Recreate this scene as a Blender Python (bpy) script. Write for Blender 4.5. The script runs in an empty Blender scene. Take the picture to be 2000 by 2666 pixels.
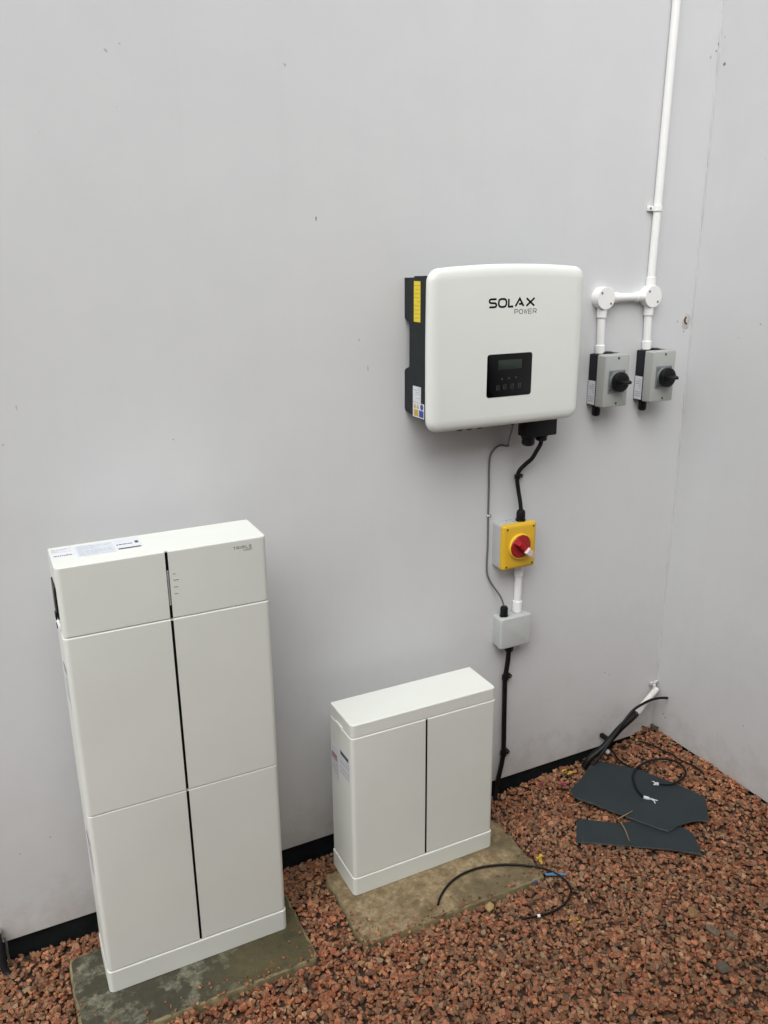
import bpy, bmesh, math, random
import numpy as np
from mathutils import Vector, Matrix, Quaternion

scene = bpy.context.scene
COL = scene.collection
R = math.radians
random.seed(7)

# ------------------------------------------------------------------ camera, sky, sun, exposure
cam_data = bpy.data.cameras.new('camera')
cam = bpy.data.objects.new('camera', cam_data)
COL.objects.link(cam)
scene.camera = cam
CAM_YAW, CAM_PITCH, CAM_ROLL = 0.4603, 0.2991, -0.0085
_cy, _sy, _cp, _sp = math.cos(CAM_YAW), math.sin(CAM_YAW), math.cos(CAM_PITCH), math.sin(CAM_PITCH)
_f = Vector((_sy*_cp, _cy*_cp, -_sp))
_r = Vector((_cy, -_sy, 0.0))
_u = _r.cross(_f)
_c, _s = math.cos(CAM_ROLL), math.sin(CAM_ROLL)
_r2, _u2 = _c*_r + _s*_u, -_s*_r + _c*_u
cam.matrix_world = Matrix(((_r2.x, _u2.x, -_f.x, -0.353), (_r2.y, _u2.y, -_f.y, -2.1071),
                           (_r2.z, _u2.z, -_f.z, 1.8681), (0, 0, 0, 1)))
cam_data.sensor_fit = 'HORIZONTAL'
cam_data.sensor_width = 36.0
cam_data.lens = 36.0*2156.7/2000.0
cam_data.clip_start = 0.05
cam_data.clip_end = 400.0

SUN_ELEV, SUN_AZ = R(53), R(219)          # azimuth measured from +Y towards +X: high, behind the camera
world = bpy.data.worlds.new('World')
scene.world = world
world.use_nodes = True
wn, wl = world.node_tree.nodes, world.node_tree.links
wn.clear()
sky = wn.new('ShaderNodeTexSky')
sky.sky_type = 'NISHITA'
sky.sun_disc = False
sky.sun_elevation = SUN_ELEV
sky.sun_rotation = SUN_AZ
sky.air_density = 1.0
sky.dust_density = 4.0
sky.ozone_density = 1.0
hs = wn.new('ShaderNodeHueSaturation')    # cloud cover takes the blue out of the sky
hs.inputs['Saturation'].default_value = 0.16
bg = wn.new('ShaderNodeBackground')
bg.inputs['Strength'].default_value = 0.10
wo = wn.new('ShaderNodeOutputWorld')
wl.new(sky.outputs[0], hs.inputs['Color'])
wl.new(hs.outputs[0], bg.inputs['Color'])
wl.new(bg.outputs[0], wo.inputs['Surface'])

sun_data = bpy.data.lights.new('sun', 'SUN')
sun_data.energy = 1.5
sun_data.angle = R(72)                    # a bright patch of overcast, very soft shadows
sun_data.color = (1.0, 0.99, 0.97)
sun = bpy.data.objects.new('sun', sun_data)
COL.objects.link(sun)
_sd = Vector((math.sin(SUN_AZ)*math.cos(SUN_ELEV), math.cos(SUN_AZ)*math.cos(SUN_ELEV), math.sin(SUN_ELEV)))
sun.rotation_euler = (-_sd).to_track_quat('-Z', 'Y').to_euler()
sun.location = _sd*20

scene.view_settings.view_transform = 'Standard'
scene.view_settings.look = 'None'
scene.view_settings.gamma = 1.0
scene.view_settings.exposure = 0.55
scene.view_settings.use_curve_mapping = False

# ------------------------------------------------------------------ materials
def new_mat(name):
    m = bpy.data.materials.new(name)
    m.use_nodes = True
    nt = m.node_tree
    b = nt.nodes['Principled BSDF']
    return m, nt, b

def coords(nt, scale=1.0, kind='Object'):
    tc = nt.nodes.new('ShaderNodeTexCoord')
    mp = nt.nodes.new('ShaderNodeMapping')
    s = scale if isinstance(scale, (tuple, list)) else (scale,)*3
    mp.inputs['Scale'].default_value = s
    nt.links.new(tc.outputs[kind], mp.inputs['Vector'])
    return mp.outputs['Vector']

def noise(nt, vec, scale, detail=4.0, rough=0.55):
    n = nt.nodes.new('ShaderNodeTexNoise')
    n.inputs['Scale'].default_value = scale
    n.inputs['Detail'].default_value = detail
    n.inputs['Roughness'].default_value = rough
    nt.links.new(vec, n.inputs['Vector'])
    return n.outputs['Fac']

def ramp(nt, fac, stops):
    r = nt.nodes.new('ShaderNodeValToRGB')
    e = r.color_ramp.elements
    while len(e) < len(stops):
        e.new(0.5)
    for el, (p, c) in zip(e, stops):
        el.position = p
        el.color = (*c, 1.0) if len(c) == 3 else c
    nt.links.new(fac, r.inputs['Fac'])
    return r.outputs['Color']

def mixc(nt, fac, a, b, mode='MIX'):
    m = nt.nodes.new('ShaderNodeMix')
    m.data_type = 'RGBA'
    m.blend_type = mode
    for sock, v in ((m.inputs[0], fac), (m.inputs[6], a), (m.inputs[7], b)):
        if isinstance(v, (int, float)):
            sock.default_value = v
        elif isinstance(v, (tuple, list)):
            sock.default_value = (*v, 1.0) if len(v) == 3 else v
        else:
            nt.links.new(v, sock)
    return m.outputs[2]

def bump(nt, b, height, strength, dist):
    n = nt.nodes.new('ShaderNodeBump')
    n.inputs['Strength'].default_value = strength
    n.inputs['Distance'].default_value = dist
    nt.links.new(height, n.inputs['Height'])
    nt.links.new(n.outputs['Normal'], b.inputs['Normal'])

def scl(c, k):
    return tuple(min(1.0, v*k) for v in c)

def plain(name, col, rough=0.45, var=0.05, nscale=30.0, bump_d=0.0, spec=0.5, metal=0.0):
    """paint or plastic with a little dirt and grain of its own"""
    m, nt, b = new_mat(name)
    v = coords(nt)
    f = noise(nt, v, nscale, 5.0)
    c = ramp(nt, f, [(0.3, scl(col, 1-var)), (0.7, scl(col, 1+var))])
    nt.links.new(c, b.inputs['Base Color'])
    f2 = noise(nt, v, nscale*3.1, 3.0)
    rr = nt.nodes.new('ShaderNodeMapRange')
    rr.inputs['To Min'].default_value = max(0.02, rough-0.07)
    rr.inputs['To Max'].default_value = min(1.0, rough+0.07)
    nt.links.new(f2, rr.inputs['Value'])
    nt.links.new(rr.outputs[0], b.inputs['Roughness'])
    b.inputs['Specular IOR Level'].default_value = spec
    b.inputs['Metallic'].default_value = metal
    if bump_d:
        bump(nt, b, noise(nt, v, 900.0, 2.0), 0.25, bump_d)
    return m

M = {}
M['case'] = plain('powder_coated_case', (0.72, 0.745, 0.70), 0.42, 0.035, 3.2, 0.0004)
M['cover'] = plain('white_moulded_cover', (0.745, 0.77, 0.735), 0.38, 0.015, 5.0)
M['black'] = plain('black_plastic', (0.007, 0.007, 0.008), 0.40, 0.2, spec=0.22)
M['slot'] = plain('black_slot', (0.003, 0.003, 0.003), 0.7, 0.2, spec=0.1)
M['body'] = plain('dark_cast_body', (0.013, 0.016, 0.018), 0.5, 0.2, 40.0, 0.0006, spec=0.25)
M['gloss'] = plain('black_glass_panel', (0.002, 0.002, 0.003), 0.12, 0.1, spec=0.25)
M['screen'] = plain('grey_green_display', (0.026, 0.036, 0.031), 0.3, 0.1, spec=0.2)
M['icon'] = plain('grey_touch_icon', (0.06, 0.06, 0.065), 0.5, spec=0.1)
M['pvc'] = plain('white_pvc', (0.86, 0.87, 0.86), 0.3, 0.02, 12.0)
M['pvc_old'] = plain('weathered_white_pvc', (0.68, 0.67, 0.63), 0.5, 0.12, 40.0)
M['grey'] = plain('light_grey_plastic', (0.37, 0.385, 0.365), 0.42, 0.03, 25.0)
M['lgrey'] = plain('pale_grey_box_plastic', (0.47, 0.49, 0.48), 0.42, 0.03, 25.0)
M['bluegrey'] = plain('blue_grey_plate', (0.17, 0.19, 0.20), 0.4, 0.05)
M['isobase'] = plain('anthracite_box', (0.013, 0.014, 0.018), 0.5, 0.1, spec=0.25)
M['yellow'] = plain('yellow_plastic', (0.70, 0.43, 0.025), 0.42, 0.04, 20.0)
M['yring'] = plain('yellow_ring_plastic', (0.83, 0.52, 0.04), 0.35, 0.03, 20.0)
M['red'] = plain('red_plastic', (0.33, 0.008, 0.010), 0.35, 0.08, 20.0)
M['pink'] = plain('pale_red_tag', (0.62, 0.50, 0.48), 0.4, 0.06)
M['cable'] = plain('black_cable_sheath', (0.007, 0.007, 0.007), 0.45, 0.25, 60.0, spec=0.25)
M['gcable'] = plain('grey_cable_sheath', (0.13, 0.13, 0.125), 0.5, 0.1, 60.0)
M['steel'] = plain('dull_steel', (0.30, 0.29, 0.26), 0.4, 0.15, 80.0, metal=0.8)
M['led'] = plain('clear_light_bar', (0.30, 0.31, 0.31), 0.25, 0.08)
M['print'] = plain('dark_print', (0.004, 0.004, 0.005), 0.6, spec=0.1)
M['gprint'] = plain('grey_print', (0.075, 0.08, 0.085), 0.6, spec=0.15)
M['fprint'] = plain('faint_print', (0.30, 0.31, 0.33), 0.5)
M['wlabel'] = plain('white_label', (0.67, 0.69, 0.73), 0.45, 0.02)
M['blabel'] = plain('pale_blue_print', (0.60, 0.635, 0.70), 0.45, 0.03)
M['ylabel'] = plain('yellow_label', (0.78, 0.62, 0.02), 0.45, 0.05, 90.0)
M['olabel'] = plain('ochre_print', (0.50, 0.36, 0.05), 0.45, 0.05)
M['well'] = plain('shaded_screw_brass', (0.10, 0.065, 0.008), 0.5, 0.2)
M['mprint'] = plain('mid_grey_print', (0.19, 0.20, 0.20), 0.6)
M['blue'] = plain('blue_print', (0.03, 0.06, 0.28), 0.45, 0.05)
M['redprint'] = plain('red_print', (0.48, 0.24, 0.27), 0.45, 0.05)
M['slate_edge'] = plain('broken_slate_edge', (0.085, 0.092, 0.092), 0.8, 0.25, 60.0)
M['bluefilm'] = plain('blue_film', (0.06, 0.17, 0.30), 0.5, 0.1, 60.0)
M['clear'] = plain('cloudy_plastic_end', (0.50, 0.53, 0.54), 0.3, 0.15, 150.0)
M['straw'] = plain('dry_straw', (0.27, 0.19, 0.09), 0.8, 0.25, 80.0)
M['petal'] = plain('magenta_petal', (0.22, 0.03, 0.07), 0.6, 0.3, 80.0)
M['ypetal'] = plain('yellow_leaf', (0.45, 0.30, 0.02), 0.6, 0.35, 80.0)
M['soil'] = plain('brown_debris', (0.055, 0.034, 0.020), 0.9, 0.35, 90.0)
M['chip'] = plain('wall_chip', (0.48, 0.485, 0.49), 0.9, 0.25, 200.0)
M['chip_dark'] = plain('deep_wall_chip', (0.22, 0.215, 0.21), 0.9, 0.3, 200.0)
M['scar'] = plain('bare_plaster', (0.53, 0.49, 0.465), 0.9, 0.15, 120.0)
M['bead'] = plain('sealant', (0.60, 0.60, 0.60), 0.6, 0.06, 60.0)

def wall_mat():
    m, nt, b = new_mat('painted_wall')
    v = coords(nt, 1.0)
    n1 = noise(nt, v, 1.1, 5.0, 0.6)
    n2 = noise(nt, v, 6.0, 5.0, 0.6)
    c = ramp(nt, n1, [(0.30, (0.620, 0.632, 0.642)), (0.70, (0.655, 0.666, 0.674))])
    c = mixc(nt, 0.35, c, ramp(nt, n2, [(0.35, (0.610, 0.621, 0.632)), (0.65, (0.662, 0.673, 0.681))]))
    # faint long vertical rain streaks
    vs = coords(nt, (9.0, 9.0, 0.35))
    st = noise(nt, vs, 2.2, 4.0)
    c = mixc(nt, ramp(nt, st, [(0.55, (0, 0, 0)), (0.80, (0.07, 0.07, 0.07))]), c, (0.48, 0.48, 0.475))
    # reddish splash-back dust in a ragged band, strengthened to paint in lower-wall shade
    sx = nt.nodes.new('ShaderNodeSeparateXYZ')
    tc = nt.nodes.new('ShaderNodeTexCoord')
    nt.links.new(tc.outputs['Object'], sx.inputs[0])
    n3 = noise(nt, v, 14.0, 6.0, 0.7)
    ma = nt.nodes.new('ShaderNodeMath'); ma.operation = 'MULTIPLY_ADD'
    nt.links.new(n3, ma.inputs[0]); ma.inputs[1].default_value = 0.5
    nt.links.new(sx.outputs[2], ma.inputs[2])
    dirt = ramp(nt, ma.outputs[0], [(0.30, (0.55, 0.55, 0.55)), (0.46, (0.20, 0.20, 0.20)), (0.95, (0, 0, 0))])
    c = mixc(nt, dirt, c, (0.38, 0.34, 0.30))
    # tiny specks
    sp = noise(nt, v, 120.0, 2.0)
    c = mixc(nt, ramp(nt, sp, [(0.76, (0, 0, 0)), (0.80, (0.25, 0.25, 0.25))]), c, (0.36, 0.36, 0.35))
    nt.links.new(c, b.inputs['Base Color'])
    b.inputs['Roughness'].default_value = 0.62
    b.inputs['Specular IOR Level'].default_value = 0.35
    h1 = noise(nt, v, 55.0, 6.0, 0.65)
    h2 = noise(nt, coords(nt, (4.0, 4.0, 11.0)), 5.0, 5.0, 0.6)
    mm = nt.nodes.new('ShaderNodeMath'); mm.operation = 'MULTIPLY_ADD'
    nt.links.new(h2, mm.inputs[0]); mm.inputs[1].default_value = 0.45
    nt.links.new(h1, mm.inputs[2])
    bump(nt, b, mm.outputs[0], 0.22, 0.0014)
    return m
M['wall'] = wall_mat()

def plinth_mat():
    m, nt, b = new_mat('black_plinth_coating')
    v = coords(nt)
    c = ramp(nt, noise(nt, v, 25.0, 6.0, 0.7), [(0.4, (0.006, 0.008, 0.009)), (0.78, (0.016, 0.020, 0.021)), (0.85, (0.06, 0.06, 0.055))])
    nt.links.new(c, b.inputs['Base Color'])
    b.inputs['Roughness'].default_value = 0.7
    b.inputs['Specular IOR Level'].default_value = 0.15
    bump(nt, b, noise(nt, v, 90.0, 4.0), 0.4, 0.002)
    return m
M['plinth'] = plinth_mat()

def gravel_mat():
    m, nt, b = new_mat('red_crushed_stone')
    at = nt.nodes.new('ShaderNodeAttribute'); at.attribute_name = 'tint'
    v = coords(nt)
    n = noise(nt, v, 160.0, 5.0, 0.65)
    g = ramp(nt, n, [(0.3, (0.72, 0.72, 0.72)), (0.7, (1.18, 1.16, 1.14))])
    c = mixc(nt, 1.0, at.outputs['Color'], g, 'MULTIPLY')
    nt.links.new(c, b.inputs['Base Color'])
    b.inputs['Roughness'].default_value = 0.72
    b.inputs['Specular IOR Level'].default_value = 0.35
    bump(nt, b, n, 0.4, 0.002)
    return m
M['gravel'] = gravel_mat()

def ground_mat():
    m, nt, b = new_mat('gravel_bed')
    v = coords(nt)
    vo = nt.nodes.new('ShaderNodeTexVoronoi')
    vo.inputs['Scale'].default_value = 55.0
    nt.links.new(v, vo.inputs['Vector'])
    sep = nt.nodes.new('ShaderNodeSeparateColor')
    nt.links.new(vo.outputs['Color'], sep.inputs[0])
    c = ramp(nt, sep.outputs[0], [(0.0, (0.10, 0.045, 0.025)), (0.4, (0.15, 0.07, 0.04)), (0.75, (0.17, 0.11, 0.07)), (1.0, (0.08, 0.06, 0.05))])
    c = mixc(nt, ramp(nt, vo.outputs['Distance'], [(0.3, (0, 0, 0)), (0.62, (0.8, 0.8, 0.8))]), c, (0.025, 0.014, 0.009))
    nt.links.new(c, b.inputs['Base Color'])
    b.inputs['Roughness'].default_value = 0.85
    inv = nt.nodes.new('ShaderNodeMath'); inv.operation = 'SUBTRACT'
    inv.inputs[0].default_value = 1.0
    nt.links.new(vo.outputs['Distance'], inv.inputs[1])
    bump(nt, b, inv.outputs[0], 0.8, 0.012)
    return m
M['ground'] = ground_mat()

def slab_mat(name, dark):
    m, nt, b = new_mat(name)
    v = coords(nt)
    n1 = noise(nt, v, 15.0, 8.0, 0.68)
    n2 = noise(nt, v, 48.0, 7.0, 0.75)
    n3 = noise(nt, v, 4.2, 4.0, 0.6)
    if dark:
        base = ramp(nt, n2, [(0.36, (0.048, 0.047, 0.029)), (0.5, (0.098, 0.094, 0.062)), (0.64, (0.20, 0.19, 0.135))])
        patch = ramp(nt, n1, [(0.46, (0, 0, 0)), (0.50, (0.88, 0.88, 0.88))])
        c = mixc(nt, patch, base, (0.036, 0.033, 0.018))
        sx = nt.nodes.new('ShaderNodeSeparateXYZ')
        tc = nt.nodes.new('ShaderNodeTexCoord')
        nt.links.new(tc.outputs['Object'], sx.inputs[0])
        ad = nt.nodes.new('ShaderNodeMath'); ad.operation = 'MULTIPLY_ADD'
        nt.links.new(n3, ad.inputs[0]); ad.inputs[1].default_value = 0.30
        nt.links.new(sx.outputs[0], ad.inputs[2])
        moss = ramp(nt, ad.outputs[0], [(0.15, (0, 0, 0)), (0.32, (0.80, 0.80, 0.80))])
        c = mixc(nt, moss, c, ramp(nt, n1, [(0.38, (0.040, 0.034, 0.011)), (0.62, (0.105, 0.085, 0.032))]))
    else:
        base = ramp(nt, n2, [(0.34, (0.130, 0.090, 0.040)), (0.5, (0.225, 0.165, 0.088)), (0.66, (0.34, 0.265, 0.16))])
        patch = ramp(nt, n1, [(0.50, (0, 0, 0)), (0.62, (0.75, 0.75, 0.75))])
        c = mixc(nt, patch, base, (0.115, 0.088, 0.038))
        p2 = ramp(nt, n3, [(0.54, (0, 0, 0)), (0.60, (0.72, 0.72, 0.72))])
        c = mixc(nt, p2, c, (0.095, 0.075, 0.036))
    nt.links.new(c, b.inputs['Base Color'])
    b.inputs['Roughness'].default_value = 0.75
    bump(nt, b, n2, 0.6, 0.004)
    return m
M['slab_dark'] = slab_mat('mossy_concrete', True)
M['slab_tan'] = slab_mat('tan_concrete', False)
M['slab_edge'] = plain('worn_concrete_edge', (0.20, 0.165, 0.085), 0.85, 0.45, 22.0, 0.003)

def slate_mat():
    m, nt, b = new_mat('dark_slate')
    v = coords(nt)
    c = ramp(nt, noise(nt, v, 7.0, 6.0, 0.6), [(0.3, (0.018, 0.025, 0.029)), (0.7, (0.026, 0.034, 0.038))])
    c = mixc(nt, ramp(nt, noise(nt, v, 70.0, 4.0), [(0.70, (0, 0, 0)), (0.78, (0.5, 0.5, 0.5))]), c, (0.075, 0.07, 0.06))
    nt.links.new(c, b.inputs['Base Color'])
    b.inputs['Roughness'].default_value = 0.65
    b.inputs['Specular IOR Level'].default_value = 0.25
    bump(nt, b, noise(nt, v, 40.0, 5.0), 0.25, 0.002)
    return m
M['slate'] = slate_mat()

# ------------------------------------------------------------------ mesh helpers (world coordinates in, thing-local out)
class MB:
    def __init__(self):
        self.v, self.f, self.mi = [], [], []
    def add(self, vs, fs, mi=0):
        o = len(self.v)
        self.v += [tuple(p) for p in vs]
        self.f += [tuple(i+o for i in f) for f in fs]
        self.mi += [mi]*len(fs)
        return self
    def loft(self, loops, cap0=True, cap1=True, mi=0, closed=True, capmi=None):
        n = len(loops[0]); vs = [p for l in loops for p in l]; fs = []
        for k in range(len(loops)-1):
            for i in range(n if closed else n-1):
                j = (i+1) % n
                fs.append((k*n+i, k*n+j, (k+1)*n+j, (k+1)*n+i))
        self.add(vs, fs, mi)
        o = len(self.v)-len(vs)
        cm = mi if capmi is None else capmi
        if cap0:
            self.f.append(tuple(o+i for i in reversed(range(n)))); self.mi.append(cm)
        if cap1:
            self.f.append(tuple(o+(len(loops)-1)*n+i for i in range(n))); self.mi.append(cm)
        return self
    def box(self, lo, hi, bev=0.0, seg=2, mi=0):
        bm = bmesh.new()
        bmesh.ops.create_cube(bm, size=1.0)
        c = [(a+b)/2 for a, b in zip(lo, hi)]
        s = [b-a for a, b in zip(lo, hi)]
        for v in bm.verts:
            v.co = Vector((c[0]+v.co.x*s[0], c[1]+v.co.y*s[1], c[2]+v.co.z*s[2]))
        if bev > 0:
            bmesh.ops.bevel(bm, geom=list(bm.edges), offset=bev, segments=seg, affect='EDGES', profile=0.5)
        bm.verts.index_update()
        self.add([v.co[:] for v in bm.verts], [[v.index for v in f.verts] for f in bm.faces], mi)
        bm.free()
        return self
    def lathe(self, p0, axis, prof, n=24, mi=0):
        """prof: list of (distance along the axis, radius)"""
        a = Vector(axis).normalized()
        t = Vector((0, 0, 1)) if abs(a.z) < 0.9 else Vector((1, 0, 0))
        u = a.cross(t).normalized(); w = a.cross(u)
        p0 = Vector(p0)
        loops = [[(p0 + a*d + (u*math.cos(2*math.pi*i/n) + w*math.sin(2*math.pi*i/n))*r)[:] for i in range(n)] for d, r in prof]
        return self.loft(loops, mi=mi)
    def tube(self, pts, r, n=10, sub=6, mi=0, smooth=True):
        P = [Vector(p) for p in pts]
        Q = []
        if smooth and len(P) > 2:
            E = [2*P[0]-P[1]] + P + [2*P[-1]-P[-2]]
            for i in range(1, len(E)-2):
                a, b, c, d = E[i-1], E[i], E[i+1], E[i+2]
                for k in range(sub):
                    t = k/sub
                    Q.append(0.5*((2*b) + (c-a)*t + (2*a-5*b+4*c-d)*t*t + (3*b-a-3*c+d)*t**3))
            Q.append(P[-1])
        else:
            Q = P
        loops = []; u = None
        for i, q in enumerate(Q):
            tg = (Q[min(i+1, len(Q)-1)] - Q[max(i-1, 0)]).normalized()
            if u is None:
                u = tg.orthogonal().normalized()
            else:
                u = (u - tg*u.dot(tg)).normalized()
            w = tg.cross(u)
            rr = r(i/(len(Q)-1)) if callable(r) else r
            loops.append([(q + (u*math.cos(2*math.pi*k/n) + w*math.sin(2*math.pi*k/n))*rr)[:] for k in range(n)])
        return self.loft(loops, mi=mi)
    def prism(self, poly, d, bev=0.0, mi=0, sidemi=None):
        """poly: 3-D points in order, d: vector of the thickness"""
        d = Vector(d)
        a = [Vector(p) for p in poly]
        sm = mi if sidemi is None else sidemi
        return self.loft([[p[:] for p in a], [(p+d)[:] for p in a]], mi=sm, capmi=mi)
    def ribbon(self, pts, wid, to3, closed=False, depth=0.0004, lift=0.0, mi=0):
        """flat stroke of even width along a 2-D polyline; to3(x, y, out) places it"""
        P = [Vector((p[0], p[1])) for p in pts]; n = len(P); Lp, Rp = [], []
        for i in range(n):
            a = P[(i-1) % n] if (closed or i > 0) else None
            b = P[(i+1) % n] if (closed or i < n-1) else None
            d1 = (P[i]-a).normalized() if a is not None else None
            d2 = (b-P[i]).normalized() if b is not None else None
            if d1 is None: d1 = d2
            if d2 is None: d2 = d1
            n1 = Vector((-d1.y, d1.x)); n2 = Vector((-d2.y, d2.x))
            mt = (n1+n2)
            mt = mt.normalized() if mt.length > 1e-6 else n1
            k = wid/2/max(0.45, mt.dot(n1))
            Lp.append(P[i]+mt*k); Rp.append(P[i]-mt*k)
        vs = [to3(p.x, p.y, lift+depth) for p in Lp] + [to3(p.x, p.y, lift+depth) for p in Rp] + \
             [to3(p.x, p.y, lift) for p in Lp] + [to3(p.x, p.y, lift) for p in Rp]
        fs = []
        for i in range(n if closed else n-1):
            j = (i+1) % n
            fs += [(i, j, n+j, n+i), (i, 2*n+i, 2*n+j, j), (n+i, n+j, 3*n+j, 3*n+i)]
        if not closed:
            fs += [(0, n, 3*n, 2*n), (n-1, 3*n-1, 4*n-1, 2*n-1)]
        return self.add(vs, fs, mi)
    def build(self, name, mats, parent=None, origin=None, sharp=35, smooth=True):
        mats = mats if isinstance(mats, (list, tuple)) else [mats]
        org = Vector(origin) if origin is not None else (root_loc(parent) if parent else Vector((0, 0, 0)))
        me = bpy.data.meshes.new(name)
        me.from_pydata([(Vector(p)-org)[:] for p in self.v], [], self.f)
        for m in mats:
            me.materials.append(M[m] if isinstance(m, str) else m)
        me.polygons.foreach_set('material_index', self.mi)
        bm = bmesh.new(); bm.from_mesh(me)
        bmesh.ops.recalc_face_normals(bm, faces=bm.faces)
        bm.to_mesh(me); bm.free()
        if smooth:
            me.polygons.foreach_set('use_smooth', [True]*len(me.polygons))
            me.set_sharp_from_angle(angle=R(sharp))
        o = bpy.data.objects.new(name, me)
        COL.objects.link(o)
        if parent:
            o.parent = parent
        else:
            o.location = org
        return o

def root_loc(o):
    while o.parent:
        o = o.parent
    return o.location.copy()

def tag(o, label, cat, group=None):
    o['label'] = label; o['category'] = cat
    if group: o['group'] = group
    return o

def thing(name, label, cat, loc, group=None):
    o = bpy.data.objects.new(name, None)
    o.empty_display_size = 0.05
    COL.objects.link(o)
    o.location = loc
    return tag(o, label, cat, group)

def children(o):
    return [c for c in bpy.data.objects if c.parent == o]

def copy_tree(o, parent=None):
    kids = children(o)
    c = o.copy(); COL.objects.link(c)
    if parent: c.parent = parent
    for k in kids: copy_tree(k, c)
    return c

def rrect(w, h, r, n=5, inset=0.0):
    """rounded rectangle outline (2-D, centred), counter-clockwise"""
    w -= 2*inset; h -= 2*inset; r = max(1e-4, r-inset)
    pts = []
    for cx, cy, a0 in ((w/2-r, h/2-r, 0), (-w/2+r, h/2-r, 90), (-w/2+r, -h/2+r, 180), (w/2-r, -h/2+r, 270)):
        for k in range(n+1):
            a = R(a0+90*k/n)
            pts.append((cx+r*math.cos(a), cy+r*math.sin(a)))
    return pts

# ------------------------------------------------------------------ ground and walls
XR = 1.8646
def ss(a, b, x):
    t = np.clip((x-a)/(b-a), 0, 1)
    return t*t*(3-2*t)
def gh(x, y):
    """height of the gravel surface"""
    x = np.asarray(x, float); y = np.asarray(y, float)
    h = .012 + np.maximum(.033*ss(-.05, -.26, y), .028*ss(.95, 1.45, x)) + .045*ss(1.55, 1.86, x)
    h = h + .018*ss(.22, .0, np.hypot(x-XR, y))
    return h + .004*np.sin(x*9.1+y*5.3) + .003*np.sin(y*13.7-x*4.1)

gx = sorted(set([-80, -40, -20, -10, -6, -4, -3] + list(np.round(np.arange(-2.4, 2.0, 0.08), 3)) + [2.2, 3, 5, 10, 20, 40, 80]))
gy = sorted(set([-80, -40, -20, -10, -6, -4] + list(np.round(np.arange(-3.0, 0.31, 0.08), 3)) + [1, 3, 10, 30, 80]))
mb = MB()
gv = [(x, y, float(gh(min(x, XR), min(y, 0.0)))-0.020) for y in gy for x in gx]
nx = len(gx)
mb.add(gv, [(j*nx+i, j*nx+i+1, (j+1)*nx+i+1, (j+1)*nx+i) for j in range(len(gy)-1) for i in range(nx-1)])
g = mb.build('ground', 'ground'); g['kind'] = 'structure'

w1 = thing('wall', 'long pale grey painted wall behind the cabinets and the inverter', 'wall', (0, 0, 0))
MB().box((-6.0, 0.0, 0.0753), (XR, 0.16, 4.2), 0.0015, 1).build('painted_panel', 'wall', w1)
MB().box((-6.0, 0.010, -0.25), (XR-0.001, 0.15, 0.0745)).build('plinth', 'plinth', w1)
w2 = thing('wall', 'narrow grey side wall at the right edge meeting the long wall in a corner', 'wall', (XR, 0, 0))
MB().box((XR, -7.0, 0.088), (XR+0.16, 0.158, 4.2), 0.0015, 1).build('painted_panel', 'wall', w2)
MB().box((XR+0.010, -6.99, -0.25), (XR+0.15, -0.002, 0.0872)).build('plinth', 'plinth', w2)

# sealant bead in the corner, broken and uneven
mb = MB()
rng = random.Random(3)
z = 0.30
while z < 3.2:
    L = rng.uniform(0.10, 0.32)
    k = max(3, int(L/0.03))
    pts = [(XR-0.0015+rng.uniform(-.0012, .0012), -0.0015+rng.uniform(-.0012, .0012), z+L*i/k) for i in range(k+1)]
    rr = rng.uniform(0.0022, 0.0042)
    mb.tube(pts, lambda t, rr=rr: rr*(0.55+0.45*math.sin(math.pi*t)), 6, 2)
    z += L + (rng.uniform(0.0, 0.05) if rng.random() < 0.5 else 0)
mb.build('sealant_bead', 'bead', w1)

def chip(parent, at, size, plane, mat='chip', elong=1.0, tilt=0.0, seed=0, name='chip'):
    """a small ragged flake or hole rim, a millimetre of relief"""
    rg = random.Random(seed)
    n = 9
    out, inn = [], []
    for i in range(n):
        a = 2*math.pi*i/n
        rr = size*rg.uniform(0.55, 1.0)
        u, w = rr*math.cos(a), rr*math.sin(a)*elong
        u, w = u*math.cos(tilt)-w*math.sin(tilt), u*math.sin(tilt)+w*math.cos(tilt)
        out.append((u, w)); inn.append((u*0.55, w*0.55))
    if plane == 'y':
        f = lambda p, d: (at[0]+p[0], -d, at[1]+p[1])
    else:
        f = lambda p, d: (XR-d, at[0]+p[0], at[1]+p[1])
    MB().loft([[f(p, -0.001) for p in out], [f(p, 0.0006) for p in inn]]).build(name, mat, parent)

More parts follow.
